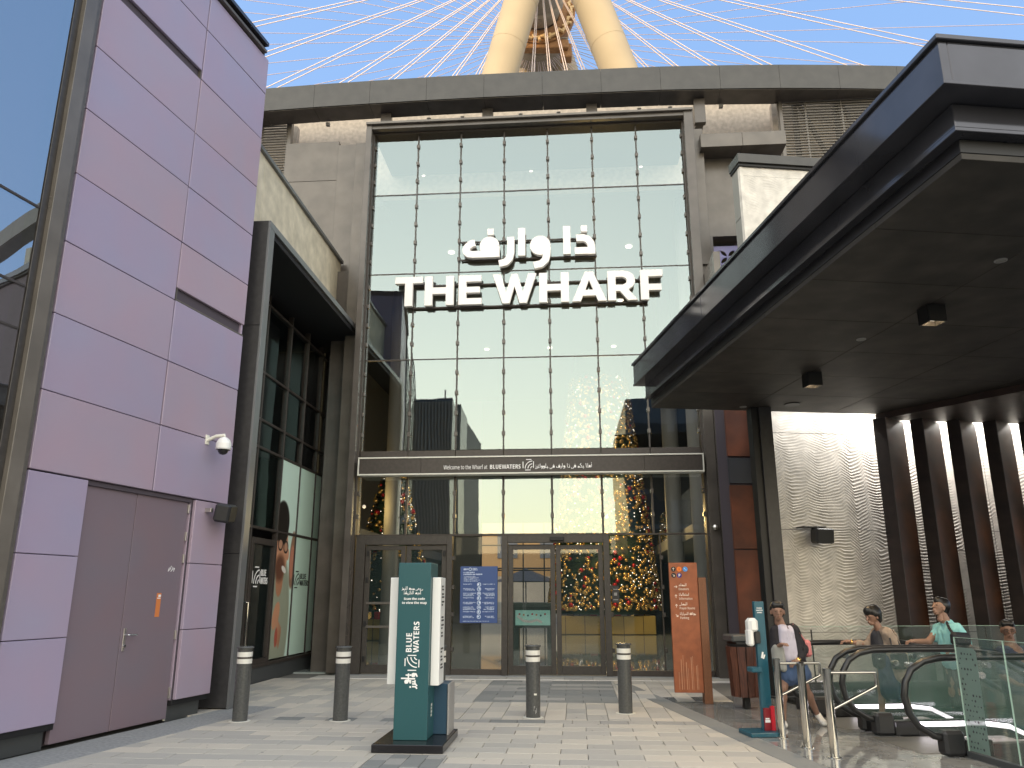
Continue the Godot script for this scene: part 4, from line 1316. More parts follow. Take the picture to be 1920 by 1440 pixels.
func poster_image() -> ImageTexture:  # a smiling couple against mint, as printed
	var im := Image.create_empty(120, 430, false, Image.FORMAT_RGB8)
	im.fill(Color(0.84, 0.94, 0.88))
	var skin := Color(0.80, 0.58, 0.45)
	blob(im, Vector2(40, 350), Vector2(75, 150), Color(0.62, 0.64, 0.56), 0.0, 0.1)
	blob(im, Vector2(112, 220), Vector2(22, 66), Color(0.58, 0.45, 0.36))
	blob(im, Vector2(110, 222), Vector2(16, 42), Color(0.78, 0.52, 0.42))
	blob(im, Vector2(34, 262), Vector2(24, 40), Color(0.72, 0.50, 0.38))
	blob(im, Vector2(36, 196), Vector2(42, 72), skin)
	blob(im, Vector2(30, 140), Vector2(46, 50), Color(0.10, 0.08, 0.07), -0.25)
	blob(im, Vector2(32, 238), Vector2(38, 36), Color(0.42, 0.27, 0.20), 0.1, 0.4)
	blob(im, Vector2(78, 206), Vector2(9, 14), Color(0.84, 0.60, 0.47))
	blob(im, Vector2(62, 190), Vector2(17, 15), Color(0.12, 0.10, 0.10))
	blob(im, Vector2(62, 190), Vector2(13, 11), Color(0.74, 0.55, 0.44))
	blob(im, Vector2(26, 186), Vector2(17, 15), Color(0.12, 0.10, 0.10))
	blob(im, Vector2(26, 186), Vector2(13, 11), Color(0.74, 0.55, 0.44))
	blob(im, Vector2(58, 240), Vector2(17, 7), Color(0.93, 0.90, 0.86), 0.35)
	blob(im, Vector2(28, 340), Vector2(20, 34), skin, 0.5)
	for k in 4:
		blob(im, Vector2(40 + 7 * k, 372 + 5 * k), Vector2(6, 26), skin.darkened(0.05 * k), 0.2)
	blob(im, Vector2(38, 386), Vector2(10, 22), Color(0.70, 0.35, 0.28))
	return ImageTexture.create_from_image(im)

# ---------- the right-hand side
var ripple := FastNoiseLite.new()

func wave(x: float, y: float) -> float:  # height of the scalloped plaster ridges
	var band := floorf((y + 1.2) / 1.81)
	var xx := x + 0.24 * sin(x * 1.5 + band * 1.7) + 0.10 * sin(x * 3.7 + 1.0) + 0.06 * sin(y * 1.3 + x * 0.9) + 0.21 * band
	var q := xx / 0.46
	var s := absf(sin(PI * q))
	s = s * (1.0 - 0.25 * absf(sin(PI * q * 2.0 + 0.9)))
	var col := floorf(q)
	var amp := 0.13 + 0.08 * sin(y * 1.5 + col * 2.3)
	var dir := -1.0 if band >= 5.0 else 1.0
	var t := (y + dir * amp * s + 0.05 * ripple.get_noise_2d(x, y)) / 0.058
	var f := t - floorf(t)
	return 0.0115 * (0.3 + 0.7 * s) * clampf(0.75 + 0.6 * ripple.get_noise_2d(x * 0.7 + 40.0, y * 0.7), 0.25, 1.1) * (f * f * (3.0 - 2.0 * f) if f < 0.75 else (1.0 - f) * 3.375)

func wave_sheet(x0: float, x1: float, y0: float, y1: float, dx: float, dy: float) -> Mesh:
	var b := MB.new()
	var nx := int(ceil((x1 - x0) / dx)) + 1
	var ny := int(ceil((y1 - y0) / dy)) + 1
	var hgt := PackedFloat32Array()
	hgt.resize(nx * ny)
	for j in ny:
		for k in nx:
			hgt[j * nx + k] = wave(lerpf(x0, x1, float(k) / (nx - 1)), lerpf(y0, y1, float(j) / (ny - 1)))
	var sx := (x1 - x0) / (nx - 1)
	var sy := (y1 - y0) / (ny - 1)
	b.v.resize(nx * ny)
	b.n.resize(nx * ny)
	for j in ny:
		for k in nx:
			var q := j * nx + k
			var a := hgt[j * nx + mini(k + 1, nx - 1)] - hgt[j * nx + maxi(k - 1, 0)]
			var c := hgt[mini(j + 1, ny - 1) * nx + k] - hgt[maxi(j - 1, 0) * nx + k]
			b.v[q] = Vector3(x0 + sx * k, y0 + sy * j, hgt[q])
			b.n[q] = Vector3(-a / (2 * sx), -c / (2 * sy), 1).normalized()
	for j in ny - 1:
		for k in nx - 1:
			var q := j * nx + k
			b.i.append_array([q, q + nx, q + 1, q + 1, q + nx, q + nx + 1])
	return b.mesh()

func make_right() -> void:
	ripple.seed = 6
	ripple.frequency = 1.3
	ripple.fractal_octaves = 2
	var o := thing("textured_wall", "white wall of wavy ridged plaster panels behind the escalators", "wall", "R", 8.0, 14.0)
	var hs := [0.0, 0.95, 2.76, 4.57, 6.38, 8.19, 10.0]
	var us := [6.42, 8.62, 10.8, 12.98]
	for r in hs.size() - 1:
		for k in us.size() - 1:
			if r >= 4 and k > 0:
				continue
			var fine := 0.012 if r < 3 else 0.02
			put(o, "panel", wave_sheet(us[k] + 0.004, us[k + 1] - 0.004, hs[r] + 0.004, hs[r + 1] - 0.004, fine * 1.4, fine * 0.65), M.wave_white, Vector3(0, 0, -14.0))
	bx(o, "panel_edge", M.wave_white, 6.35, 6.42, 0.0, 10.2, 13.985, 14.1)
	put(o, "panel", wave_sheet(6.42, 8.6, 10.0, 10.2, 0.03, 0.02), M.wave_white, Vector3(0, 0, -14.0))
	bx(o, "side_panel", M.hall_pale, 6.35, 6.42, 0.0, 9.1, 14.102, 14.40)
	bx(o, "side_panel", M.hall_pale, 6.35, 6.42, 9.11, 10.2, 14.102, 14.40)
	bx(o, "core", M.joint, 6.425, 13.0, 0.0, 10.18, 14.02, 14.40)
	bx(o, "core", M.joint, 7.6, 13.0, 0.0, 10.18, 14.41, 17.4)
	bx(o, "coping", M.ring_metal, 6.30, 13.0, 10.26, 10.46, 13.90, 14.42)
	bx(o, "coping", M.black, 6.32, 13.0, 10.20, 10.258, 13.95, 14.41)
	# rust-coloured panels beside the wall
	o = thing("rust_wall", "rust brown metal panels with one dark slate panel between the hall and the column", "wall", "R", 6.1, 14.3)
	for p in [[0.0, 2.4, "rust_panel"], [2.42, 3.6, "rust_panel"], [3.64, 4.12, "slate_panel"], [4.16, 5.6, "rust_panel"]]:
		bx(o, "panel", M[p[2]], 5.78, 6.34, p[0], p[1], 14.3, 14.36)
	bx(o, "core", M.joint, 5.80, 6.34, 0.0, 5.6, 14.362, 14.9)
	# canopy
	o = thing("entrance_canopy", "wide dark metal canopy with stepped edges and recessed spotlights over the escalators", "canopy", "R", 7.0, 9.0, 4.8)
	var e := 14.5
	bx(o, "fascia", M.canopy_metal, 3.73, 3.80, 5.26, 5.60, 4.62, 9.8, 0.006)
	bx(o, "fascia", M.canopy_metal, 3.73, 3.80, 5.26, 5.60, 9.805, 13.34, 0.006)
	bx(o, "fascia", M.canopy_metal, 3.80, e, 5.26, 5.60, 4.62, 4.69, 0.006)
	bx(o, "fascia", M.canopy_metal, 3.80, e, 5.26, 5.60, 13.27, 13.34, 0.006)
	bx(o, "fascia_cap", M.canopy_metal, 3.70, e, 5.60, 5.645, 4.59, 13.36, 0.006)
	bx(o, "fascia_lip", M.canopy_metal, 3.715, e, 5.225, 5.259, 4.605, 13.35, 0.004)
	bx(o, "lower_fascia", M.canopy_metal, 3.93, e, 5.02, 5.223, 4.83, 13.32, 0.006)
	bx(o, "lower_lip", M.canopy_metal, 3.92, e, 4.985, 5.018, 4.82, 13.33, 0.004)
	bx(o, "soffit_edge", M.black, 4.02, e, 4.87, 4.984, 4.93, 13.30, 0.004)
	var uu := [4.02, 5.72, 7.42, 9.12, 10.82, 12.52, 14.4]
	for k in uu.size() - 1:
		for q in 7:
			var v0 := 4.93 + 1.196 * q
			bx(o, "soffit_panel", M.soffit, uu[k] + 0.004, uu[k + 1] - 0.004, 4.815, 4.868, v0 + 0.004, v0 + 1.192, 0.003)
	o = thing("ceiling_bulkhead", "dark red brown lowered ceiling edge before the row of fins", "ceiling beam", "R", 9.5, 12.5, 4.7)
	var b := MB.new()
	plate(b, PackedVector2Array([Vector2(8.25, 13.3), Vector2(9.55, 10.6), Vector2(14.2, 9.6), Vector2(14.2, 13.3)]), 4.70, 4.81)
	put(o, "panel", b.mesh(), M.brown_dark, Vector3.ZERO, Basis(Vector3.RIGHT, -PI / 2))
	# square spotlights under the canopy
	for p in [[5.78, 7.95, "black square spotlight under the canopy, the one nearest the viewer", 0.108], [5.77, 10.81, "black square spotlight under the canopy, the farther one towards the column", 0.108]]:
		var l := thing("square_spotlight", p[2], "ceiling light", "R", p[0], p[1], 4.6, "square spotlights under the canopy")
		var s: float = p[3]
		for w in [[-s, s, -s, -s + 0.02], [-s, s, s - 0.02, s]]:
			bx(l, "housing", M.rubber, p[0] + w[0], p[0] + w[1], 4.61, 4.814, p[1] + w[2], p[1] + w[3])
			bx(l, "housing", M.rubber, p[0] + w[2], p[0] + w[3], 4.61, 4.814, p[1] - s + 0.021, p[1] + s - 0.021)
		bx(l, "lamp_face", M.lamp_warm, p[0] - s + 0.05, p[0] + s - 0.05, 4.66, 4.68, p[1] - s + 0.05, p[1] + s - 0.05)
		var sp := SpotLight3D.new()
		sp.name = "spot"
		sp.transform = Transform3D(Basis(Vector3.RIGHT, -PI / 2), at("R", p[0], 4.65, p[1]))
		sp.light_color = Color(1.0, 0.86, 0.66)
		sp.light_energy = 10.0
		sp.spot_range = 12.0
		sp.spot_attenuation = 2.0
		sp.spot_angle = 68.0
		sp.light_size = 0.15
		sp.shadow_enabled = true
		add_child(sp, true)
	for p in [[5.62, 9.16, "small round downlight in the seam between the two square spotlights"], [5.65, 6.64, "round downlight in the canopy nearest the viewer"], [5.60, 13.0, "small round downlight at the far end of the canopy seam"]]:
		var l := thing("round_downlight", p[2], "ceiling light", "R", p[0], p[1], 4.8, "round downlights in the canopy")
		turned(l, "rim", M.letter_side, Vector3(p[0], 4.805, -p[1]), [[0.045, 0.0], [0.06, 0.0], [0.06, 0.012]], 16)
		turned(l, "lens", M.hall_pale, Vector3(p[0], 4.808, -p[1]), [[0.0, 0.0], [0.045, 0.0]], 16)
	o = thing("ceiling_speaker", "round black ceiling speaker above the textured wall", "loudspeaker", "R", 6.37, 12.71, 4.8)
	turned(o, "grille", M.black, Vector3(6.37, 4.80, -12.71), [[0.0, 0.0], [0.13, 0.0], [0.14, 0.014]], 24)
	# hidden light trough that washes the textured wall
	o = thing("wall_washer", "glowing light trough along the top of the textured wall", "light", "R", 9.5, 13.7, 4.7)
	for run in [[6.5, 8.3, 13.42, 5.04, 1.9, 0.34], [8.35, 13.0, 13.70, 5.02, 24.0, 0.44]]:
		bx(o, "trough", M.black, run[0], run[1], run[3] + 0.03, run[3] + 0.09, run[2] - 0.05, run[2] + 0.05)
		bx(o, "diffuser", M.cove, run[0], run[1], run[3] + 0.012, run[3] + 0.028, run[2] - 0.03, run[2] + 0.03)
		var al := AreaLight3D.new()
		al.name = "trough_light"
		al.area_size = Vector2(run[1] - run[0], 0.05)
		al.transform = Transform3D(fb("R") * Basis(Vector3.RIGHT, -PI * run[5]), at("R", (run[0] + run[1]) / 2, run[3], run[2]))
		al.light_color = Color(1.0, 0.985, 0.96)
		al.light_energy = run[4]
		al.area_range = 10.0
		al.shadow_enabled = true
		add_child(al, true)
	# column
	o = thing("dark_column", "tall black square column carrying the canopy", "column", "R", 5.9, 13.0)
	bx(o, "shaft", M.portal, 5.86, 6.09, 0.02, 4.81, 12.95, 13.25)
	bx(o, "flange", M.black, 5.74, 5.858, 0.02, 4.81, 13.0, 13.2)
	bx(o, "base_plate", M.plinth, 5.70, 6.13, 0.001, 0.02, 12.9, 13.29)
	# fins
	for k in 9:
		var ords: String = ["leftmost", "second", "third", "fourth", "fifth", "sixth", "seventh", "eighth", "ninth"][k]
		var u := 8.18 + 0.716 * k
		var t := thing("rust_fin", ords + (" tall rust brown metal fin" if k == 0 else " tall rust brown metal fin counted from the white wall"), "fin", "R", u, 13.07, 0.0, "tall rust fins before the textured wall", -58.0)
		put(t, "end_face", cbox(Vector3(0.23, 4.69, 0.03), 0.004), M.fin_edge, Vector3(0, 2.346, 0.0))
		put(t, "blade", cbox(Vector3(0.225, 4.69, 0.66), 0.004), M.rust, Vector3(0, 2.346, -0.347))
	# speaker on the white wall
	o = thing("wall_speaker", "black box loudspeaker on the white textured wall", "loudspeaker", "R", 7.1, 13.9, 2.6)
	bx(o, "bracket", M.dark_plastic, 6.86, 7.30, 2.775, 2.80, 13.70, 13.98)
	var sp2 := put(o, "cabinet", cbox(Vector3(0.36, 0.27, 0.22), 0.03), M.dark_plastic, Vector3(7.22, 2.63, -13.74), Basis.from_euler(Vector3(0.12, 0.15, 0)))
	where[sp2] = Vector3.ZERO
	put(sp2, "grille", cbox(Vector3(0.33, 0.24, 0.01), 0.004), M.black, Vector3(0, 0, 0.112))

func make_wheel() -> void:
	var o := thing("observation_wheel", "giant observation wheel with cream legs and radiating cables rising behind the hall", "observation wheel", "W", 6.0, 140.0)
	var hub := Vector3(5.6, 126.2, -132.0)
	for l in [[Vector3(6.1, 130.0, -128.0), Vector3(-26.3, 0.0, -128.0), 3.3], [Vector3(10.1, 130.0, -128.0), Vector3(50.0, 0.0, -128.0), 3.45], [Vector3(6.1, 130.0, -160.0), Vector3(-26.3, 0.0, -176.0), 3.0], [Vector3(10.1, 130.0, -160.0), Vector3(50.0, 0.0, -176.0), 3.0]]:
		tube(o, "leg", M.wheel_leg, [l[0], l[0].lerp(l[1], 0.33), l[0].lerp(l[1], 0.66), l[1]], l[2], 32)
	for l in [[Vector3(6.1, 130.0, -128.0), Vector3(-26.3, 0.0, -128.0), 3.3], [Vector3(10.1, 130.0, -128.0), Vector3(50.0, 0.0, -128.0), 3.45]]:
		for k in 8:
			var d: Vector3 = (l[1] - l[0]).normalized()
			var c: Vector3 = l[0] + d * (9.0 + 9.5 * k)
			tube(o, "weld_seam", M.wheel_leg, [c, c + d * 0.22], l[2] + 0.035, 32)
	var fwd := Basis(Vector3.RIGHT, -PI / 2)  # a lathe's axis laid along the view
	turned(o, "spindle", M.hub_grey, Vector3(5.6, 126.2, -128.0), [[0.0, 0.0], [4.6, 0.0], [4.6, 6.0], [5.4, 6.2], [5.4, 7.4], [4.9, 7.6], [4.9, 14.0], [5.6, 14.2], [5.6, 15.4], [5.0, 15.6], [5.0, 18.0]], 40, fwd)
	turned(o, "ring_disc", M.hub_brown, Vector3(5.8, 126.2, -146.5), [[4.9, 0.0], [8.2, 0.0], [8.2, 1.4], [4.9, 1.4]], 40, fwd)
	for k in 26:  # raised letters round the disc
		var a := deg_to_rad(-110.0 + 5.2 * k)
		var r := 7.2 + 0.3 * sin(k * 2.1)
		var c := Vector3(5.8 + cos(a) * r, 126.2 + sin(a) * r, -146.1)
		put(o, "raised_letter", cbox(Vector3(1.5 - 0.7 * (k % 3) * 0.5, 0.55, 0.7), 0.1), M.hub_letters, c, Basis(Vector3.BACK, a + (PI / 2 if k % 2 else 0.3)))
	bx(o, "platform", M.hub_brown, 0.5, 12.4, 117.2, 119.4, 147.0, 149.2, 0.2)
	bx(o, "platform_rail", M.hub_grey, 0.5, 12.4, 119.4, 119.7, 146.8, 147.0, 0.05)
	bx(o, "platform_box", M.hub_brown, 10.8, 13.2, 115.6, 119.2, 148.0, 150.4, 0.2)
	turned(o, "spindle_collar", M.hub_brown, Vector3(5.8, 126.2, -149.3), [[4.5, 0.0], [7.6, 0.2], [7.6, 1.4], [7.0, 1.6]], 40, fwd)
	turned(o, "rear_spindle", M.hub_grey, Vector3(5.8, 126.2, -150.95), [[6.6, 0.0], [6.6, 1.4], [6.9, 1.6], [6.9, 3.0], [6.6, 3.2], [6.6, 18.0]], 40, fwd)
	var rim_c := Vector3(5.6, 126.2, -143.0)
	for side in 2:
		var root := hub if side == 0 else Vector3(5.6, 126.2, -154.5)
		var fl := 3.6 if side == 0 else 7.0
		for k in 48:
			for t in [-0.55, 0.55]:
				var a := deg_to_rad(7.5 * k + 4.1 + t * (1.0 if side == 0 else 2.6))
				var d := Vector3(cos(a), sin(a), 0)
				var m := "wheel_cable" if side == 0 else "wheel_cable_far"
				var b := MB.new()
				var p0 := root + d * fl
				var p1 := rim_c + d * 115.0 + Vector3(0, 0, 2.5 if side == 0 else -2.5)
				sweep(b, [Vector3.ZERO, p1 - p0], 0.105 if side == 0 else 0.075, 5, false, false)
				put(o, "cable", b.mesh(), M[m], p0)
	for z in [-140.5, -145.5]:
		var ring := []
		for k in 120:
			ring.append(Vector3(5.6 + cos(TAU * k / 120) * 115.0, 126.2 + sin(TAU * k / 120) * 115.0, z))
		tube(o, "rim", M.wheel_leg, ring, 0.9, 8, true)

func make_bollards() -> void:
	var proto: Node3D = null
	var data := [[-4.43, 10.78, "grey bollard with two white bands before the dark shop door, leftmost of the row"], [-3.13, 10.93, "grey bollard with two white bands between the leftmost one and the green kiosk"], [-1.88, 11.18, "grey bollard with two white bands half hidden behind the green kiosk"], [-0.61, 11.40, "grey bollard with white scuff marks and two white bands before the sliding doors"], [0.66, 11.90, "grey bollard with two white bands beside the brown direction sign"]]
	for k in data.size():
		var d = data[k]
		var o: Node3D
		if k == 0:
			o = thing("bollard", d[2], "bollard", "F", d[0], d[1], 0.0, "bollards before the hall")
			where[o] = Vector3.ZERO
			turned(o, "post", M.bollard_grey, Vector3.ZERO, [[0.098, 0.0], [0.098, 0.715]], 28)
			turned(o, "band", M.bollard_band, Vector3.ZERO, [[0.0985, 0.715], [0.0985, 0.775]], 28)
			turned(o, "groove", M.bronze, Vector3.ZERO, [[0.094, 0.775], [0.094, 0.80]], 28)
			turned(o, "band", M.bollard_band, Vector3.ZERO, [[0.0985, 0.80], [0.0985, 0.862]], 28)
			turned(o, "cap", M.bollard_grey, Vector3.ZERO, [[0.094, 0.862], [0.094, 0.905], [0.112, 0.908], [0.112, 0.92], [0.10, 0.932], [0.0, 0.934]], 28)
			turned(o, "foot_ring", M.cream, Vector3.ZERO, [[0.14, 0.0], [0.138, 0.004], [0.10, 0.005]], 24)
			proto = o
		else:
			o = proto.duplicate()
			o.name = "bollard_%03d" % k
			o.position = at("F", d[0], 0, d[1])
			add_child(o)
			o.set_meta("label", d[2])
		if k == 3:
			where[o] = Vector3.ZERO
			put(o, "scuff", cbox(Vector3(0.05, 0.022, 0.004), 0.001), M.cream, Vector3(0.03, 0.30, 0.094))
			for q in 6:
				put(o, "scuff", cbox(Vector3(0.008, 0.03 + 0.015 * (q % 3), 0.003), 0.001), M.letter_side, Vector3(-0.01 + 0.012 * q, 0.08 + 0.02 * (q % 4), 0.095))

func make_kiosk() -> void:
	var o := thing("information_kiosk", "dark green information pillar with white side boards on a black base plate", "kiosk", "F", -1.8, 9.3)
	bx(o, "base_plate", M.base_black, -2.17, -1.41, 0.003, 0.085, 8.78, 9.85, 0.006)
	bx(o, "pillar", M.teal, -2.0, -1.63, 0.085, 1.95, 9.04, 9.50, 0.006)
	var p := bx(o, "side_board", M.white_plastic, -2.13, -2.003, 0.63, 1.79, 9.22, 9.34, 0.005)
	p = bx(o, "side_board", M.white_plastic, -1.627, -1.53, 0.63, 1.79, 9.14, 9.46, 0.005)
	var rs := Basis(Vector3.UP, PI / 2)
	for k in 11:  # the printed list on the board's side
		var h := 1.70 - 0.085 * k
		if k % 4 == 3:
			continue
		bx(p, "list_line", M.black, -1.529, -1.5275, h - 0.018, h, 9.22, 9.22 + 0.10 + 0.03 * (k % 3), 0.0)
		bx(p, "list_line", M.black, -1.529, -1.5275, h - 0.052, h - 0.034, 9.22, 9.22 + 0.08 + 0.04 * ((k + 1) % 3), 0.0)
	bx(o, "lower_cabinet", M.navy_teal, -1.90, -1.475, 0.086, 0.62, 9.44, 9.80, 0.006)
	bx(o, "cabinet_side", M.letter_side, -1.474, -1.455, 0.02, 0.62, 9.42, 9.84, 0.004)
	for k in 4:
		bx(o, "side_print", M.cream, -1.629, -1.628, 0.30 + 0.035 * k, 0.325 + 0.035 * k, 9.24, 9.30 + 0.02 * (k % 2), 0.0)
	var z := -9.036
	arabic(o, "lettering", "yrjy msh alrmz", M.sign_white, 0.030, Vector3(-1.715, 1.655, z))
	arabic(o, "lettering", "lerS alkrYTt", M.sign_white, 0.030, Vector3(-1.735, 1.607, z))
	words(o, "lettering", "Scan the code", M.sign_white, 0.026, Vector3(-1.81, 1.555, z), Basis.IDENTITY, true, HORIZONTAL_ALIGNMENT_CENTER)
	words(o, "lettering", "to view the map", M.sign_white, 0.026, Vector3(-1.81, 1.512, z), Basis.IDENTITY, true, HORIZONTAL_ALIGNMENT_CENTER)
	var tb := Basis(Vector3.BACK, PI / 2)
	words(o, "lettering", "BLUE", M.sign_white, 0.062, Vector3(-1.855, 0.98, z), tb, true, HORIZONTAL_ALIGNMENT_LEFT, 0.004, 0.0)
	words(o, "lettering", "WATERS", M.sign_white, 0.062, Vector3(-1.775, 0.98, z), tb, true, HORIZONTAL_ALIGNMENT_LEFT, 0.004, 0.0)
	emblem(o, "emblem", M.sign_white, 0.155, Vector3(-1.815, 0.875, z), tb)
	arabic(o, "lettering", "blw", M.sign_white, 0.068, Vector3(-1.85, 0.765, z), tb, 0.22)
	arabic(o, "lettering", "watrz", M.sign_white, 0.068, Vector3(-1.775, 0.765, z), tb, 0.22)

func make_direction_sign() -> void:
	var o := thing("direction_sign", "rust brown direction sign panel on a side post with white lettering and arrows", "sign", "F", 1.75, 13.0)
	bx(o, "panel", M.sign_brown, 1.475, 1.915, 0.155, 2.09, 12.96, 13.04, 0.004)
	bx(o, "post", M.sign_post, 1.918, 2.04, 0.0, 1.86, 12.94, 13.2, 0.004)
	var z := -12.957
	for c in [[1.545, 1.99, "black"], [1.635, 1.99, "orange_disc"], [1.73, 1.99, "blue_disc"], [1.545, 1.895, "black"], [1.635, 1.895, "indigo_disc"]]:
		if not M.has(c[2]):
			mat(c[2], {"orange_disc": Color(0.85, 0.20, 0.02), "blue_disc": Color(0.05, 0.28, 0.70), "indigo_disc": Color(0.035, 0.02, 0.20)}[c[2]], 0.5)
		turned(o, "symbol_disc", M[c[2]], Vector3(c[0], c[1], z + 0.0), [[0.038, -0.003], [0.038, 0.003], [0.0, 0.003]], 20, Basis(Vector3.RIGHT, PI / 2))
	words(o, "symbol", "P", M.sign_white, 0.042, Vector3(1.635, 1.895, z + 0.004), Basis.IDENTITY, true, HORIZONTAL_ALIGNMENT_CENTER)
	var arrow := func(x: float, y: float, a: float, s: float) -> void:
		var b := MB.new()
		plate(b, line2d([Vector2(-s, 0), Vector2(s, 0)], s * 0.3), 0, 0.003)
		plate(b, line2d([Vector2(0.2 * s, 0.7 * s), Vector2(s, 0), Vector2(0.2 * s, -0.7 * s)], s * 0.3), 0, 0.0035)
		put(o, "arrow", b.mesh(), M.sign_text, Vector3(x, y, z + 0.002), Basis(Vector3.BACK, deg_to_rad(a)))
	arrow.call(1.545, 1.99, 90.0, 0.02)
	arrow.call(1.545, 1.895, -45.0, 0.02)
	words(o, "symbol", "i", M.sign_brown, 0.04, Vector3(1.635, 1.99, z + 0.004), Basis.IDENTITY, true, HORIZONTAL_ALIGNMENT_CENTER)
	tube(o, "symbol", M.sign_white, [Vector3(1.715, 2.005, z + 0.004), Vector3(1.732, 1.985, z + 0.004), Vector3(1.75, 1.97, z + 0.004)], 0.004, 5)
	var rows := [[1.72, 0.0, "almSaed", "Elevators"], [1.575, 90.0, "astelamat", "Information"], [1.43, 90.0, "almSly", "Prayer Rooms"], [1.285, -45.0, "mwaqf alsYarat", "Parking"]]
	for r in rows:
		arrow.call(1.565, r[0], r[1], 0.024)
		arabic(o, "lettering", r[2], M.sign_text, 0.034, Vector3(1.61 + 0.034 * width_of(r[2]), r[0] + 0.012, z))
		words(o, "lettering", r[3], M.sign_text, 0.034, Vector3(1.61, r[0] - 0.035, z), Basis.IDENTITY, false, HORIZONTAL_ALIGNMENT_LEFT, 0.004, [0.155, 0.205, 0.235, 0.135][rows.find(r)])
	for k in 9:
		var u := 1.55 + 0.037 * k + 0.01 * sin(k * 3.0)
		var top := 0.45 + 0.25 * absf(sin(k * 2.3))
		bx(o, "streak", M.streak, u, u + 0.004 + 0.004 * (k % 2), 0.2, top, 12.958, 12.9605, 0.0)

func width_of(s: String) -> float:
	var w := 0.0
	for ch in s:
		w += letter(ch)[0]
	return w

func make_rules_sign() -> void:
	var o := thing("rules_board", "blue notice board with white text rows and symbols on the glass beside the doors", "sign", "F", -2.03, 17.0, 1.03)
	var im := Image.create_empty(192, 284, false, Image.FORMAT_RGB8)
	im.fill(Color(0.22, 0.32, 0.53))
	var white := Color(0.86, 0.90, 0.95)
	var r2 := RandomNumberGenerator.new()
	r2.seed = 9
	var row := func(x0: int, x1: int, y: int, h: int) -> void:
		var x := x0
		while x < x1:
			var w := r2.randi_range(1, 3)
			im.fill_rect(Rect2i(x, y + r2.randi_range(0, 1), w, h - r2.randi_range(0, 1)), white)
			x += w + (1 if r2.randf() < 0.8 else 3)
	row.call(16, 40, 10, 9)
	row.call(62, 86, 8, 5)
	row.call(62, 92, 15, 5)
	blob(im, Vector2(50, 14), Vector2(9, 9), white)
	blob(im, Vector2(50, 14), Vector2(6, 6), Color(0.22, 0.32, 0.53))
	row.call(16, 74, 28, 6)
	row.call(16, 112, 37, 7)
	for k in 5:
		row.call(18, 80 + (k * 17) % 28, 50 + 6 * k, 3)
	for k in 8:
		var y := 92 + 23 * k
		blob(im, Vector2(97, y), Vector2(11, 11), white)
		blob(im, Vector2(97, y), Vector2(8, 8), Color(0.30, 0.42, 0.62))
		blob(im, Vector2(94 + (k * 5) % 7, y - 1), Vector2(4, 5 - k % 2), white)
		for q in 1 + k % 3:
			row.call(16, 60 + (k * 11 + q * 7) % 24, y - 4 + 6 * q, 4)
			row.call(116 + (k * 13 + q * 9) % 26, 176, y - 4 + 6 * q, 4)
	row.call(16, 150, 274, 3)
	var m := mat("rules_print", Color(1, 1, 1), 0.4)
	m.albedo_texture = ImageTexture.create_from_image(im)
	bx(o, "board", M.navy_teal, -2.432, -1.642, 1.03, 2.18, 16.975, 17.03, 0.003)
	var b := MB.new()
	b.quv(Vector3(-2.43, 1.032, 0), Vector3(-1.644, 1.032, 0), Vector3(-1.644, 2.178, 0), Vector3(-2.43, 2.178, 0), Vector3.BACK)
	put(o, "print", b.mesh(), m, Vector3(0, 0, -16.972))
	o = thing("door_notice", "small dark notice stuck on the pane beside the sliding doors", "notice", "F", 0.80, 17.05, 1.45)
	bx(o, "sheet", M.portal, 0.745, 0.895, 1.44, 1.78, 17.055, 17.062, 0.0)
	bx(o, "print", M.letter_side, 0.79, 0.85, 1.58, 1.64, 17.052, 17.054, 0.0)
	bx(o, "print", M.letter_side, 0.77, 0.87, 1.70, 1.715, 17.052, 17.054, 0.0)
	bx(o, "print", M.letter_side, 0.77, 0.87, 1.49, 1.505, 17.052, 17.054, 0.0)

func make_bin() -> void:
	var o := thing("litter_bin", "litter bin clad in reddish wood planks on a black foot", "litter bin", "R", 4.78, 11.8)
	var n := 12
	for k in n:
		var a0 := TAU * (k + 0.06) / n + 0.2
		var a1 := TAU * (k + 0.94) / n + 0.2
		var b := MB.new()
		var c := []
		for e in [[0.205, 0.17], [0.245, 0.86]]:
			for r in [0.0, -0.022]:
				for a in [a0, a1]:
					c.append(Vector3(cos(a) * (e[0] + r), e[1], sin(a) * (e[0] + r)))
		var out := Vector3(cos((a0 + a1) / 2), 0, sin((a0 + a1) / 2))
		var sd := Vector3(-out.z, 0, out.x)
		b.quad(c[0], c[1], c[5], c[4], out)
		b.quad(c[2], c[3], c[7], c[6], -out)
		b.quad(c[0], c[2], c[6], c[4], -sd)
		b.quad(c[1], c[3], c[7], c[5], sd)
		b.quad(c[4], c[5], c[7], c[6], Vector3.UP)
		b.quad(c[0], c[1], c[3], c[2], Vector3.DOWN)
		put(o, "plank", b.mesh(), M["wood%d" % (k * 5 % 3)], Vector3(4.78, 0, -11.8))
	turned(o, "liner", M.black, Vector3(4.78, 0.0, -11.8), [[0.0, 0.175], [0.18, 0.175], [0.222, 0.87], [0.235, 0.90]], 24)
	bx(o, "lid", M.plinth, 4.555, 5.005, 0.93, 1.03, 11.6, 12.0, 0.02)
	bx(o, "lid_slot", M.black, 4.62, 4.94, 0.895, 0.929, 11.62, 11.98, 0.004)
	bx(o, "foot", M.black, 4.74, 4.83, 0.0, 0.18, 11.76, 11.84)

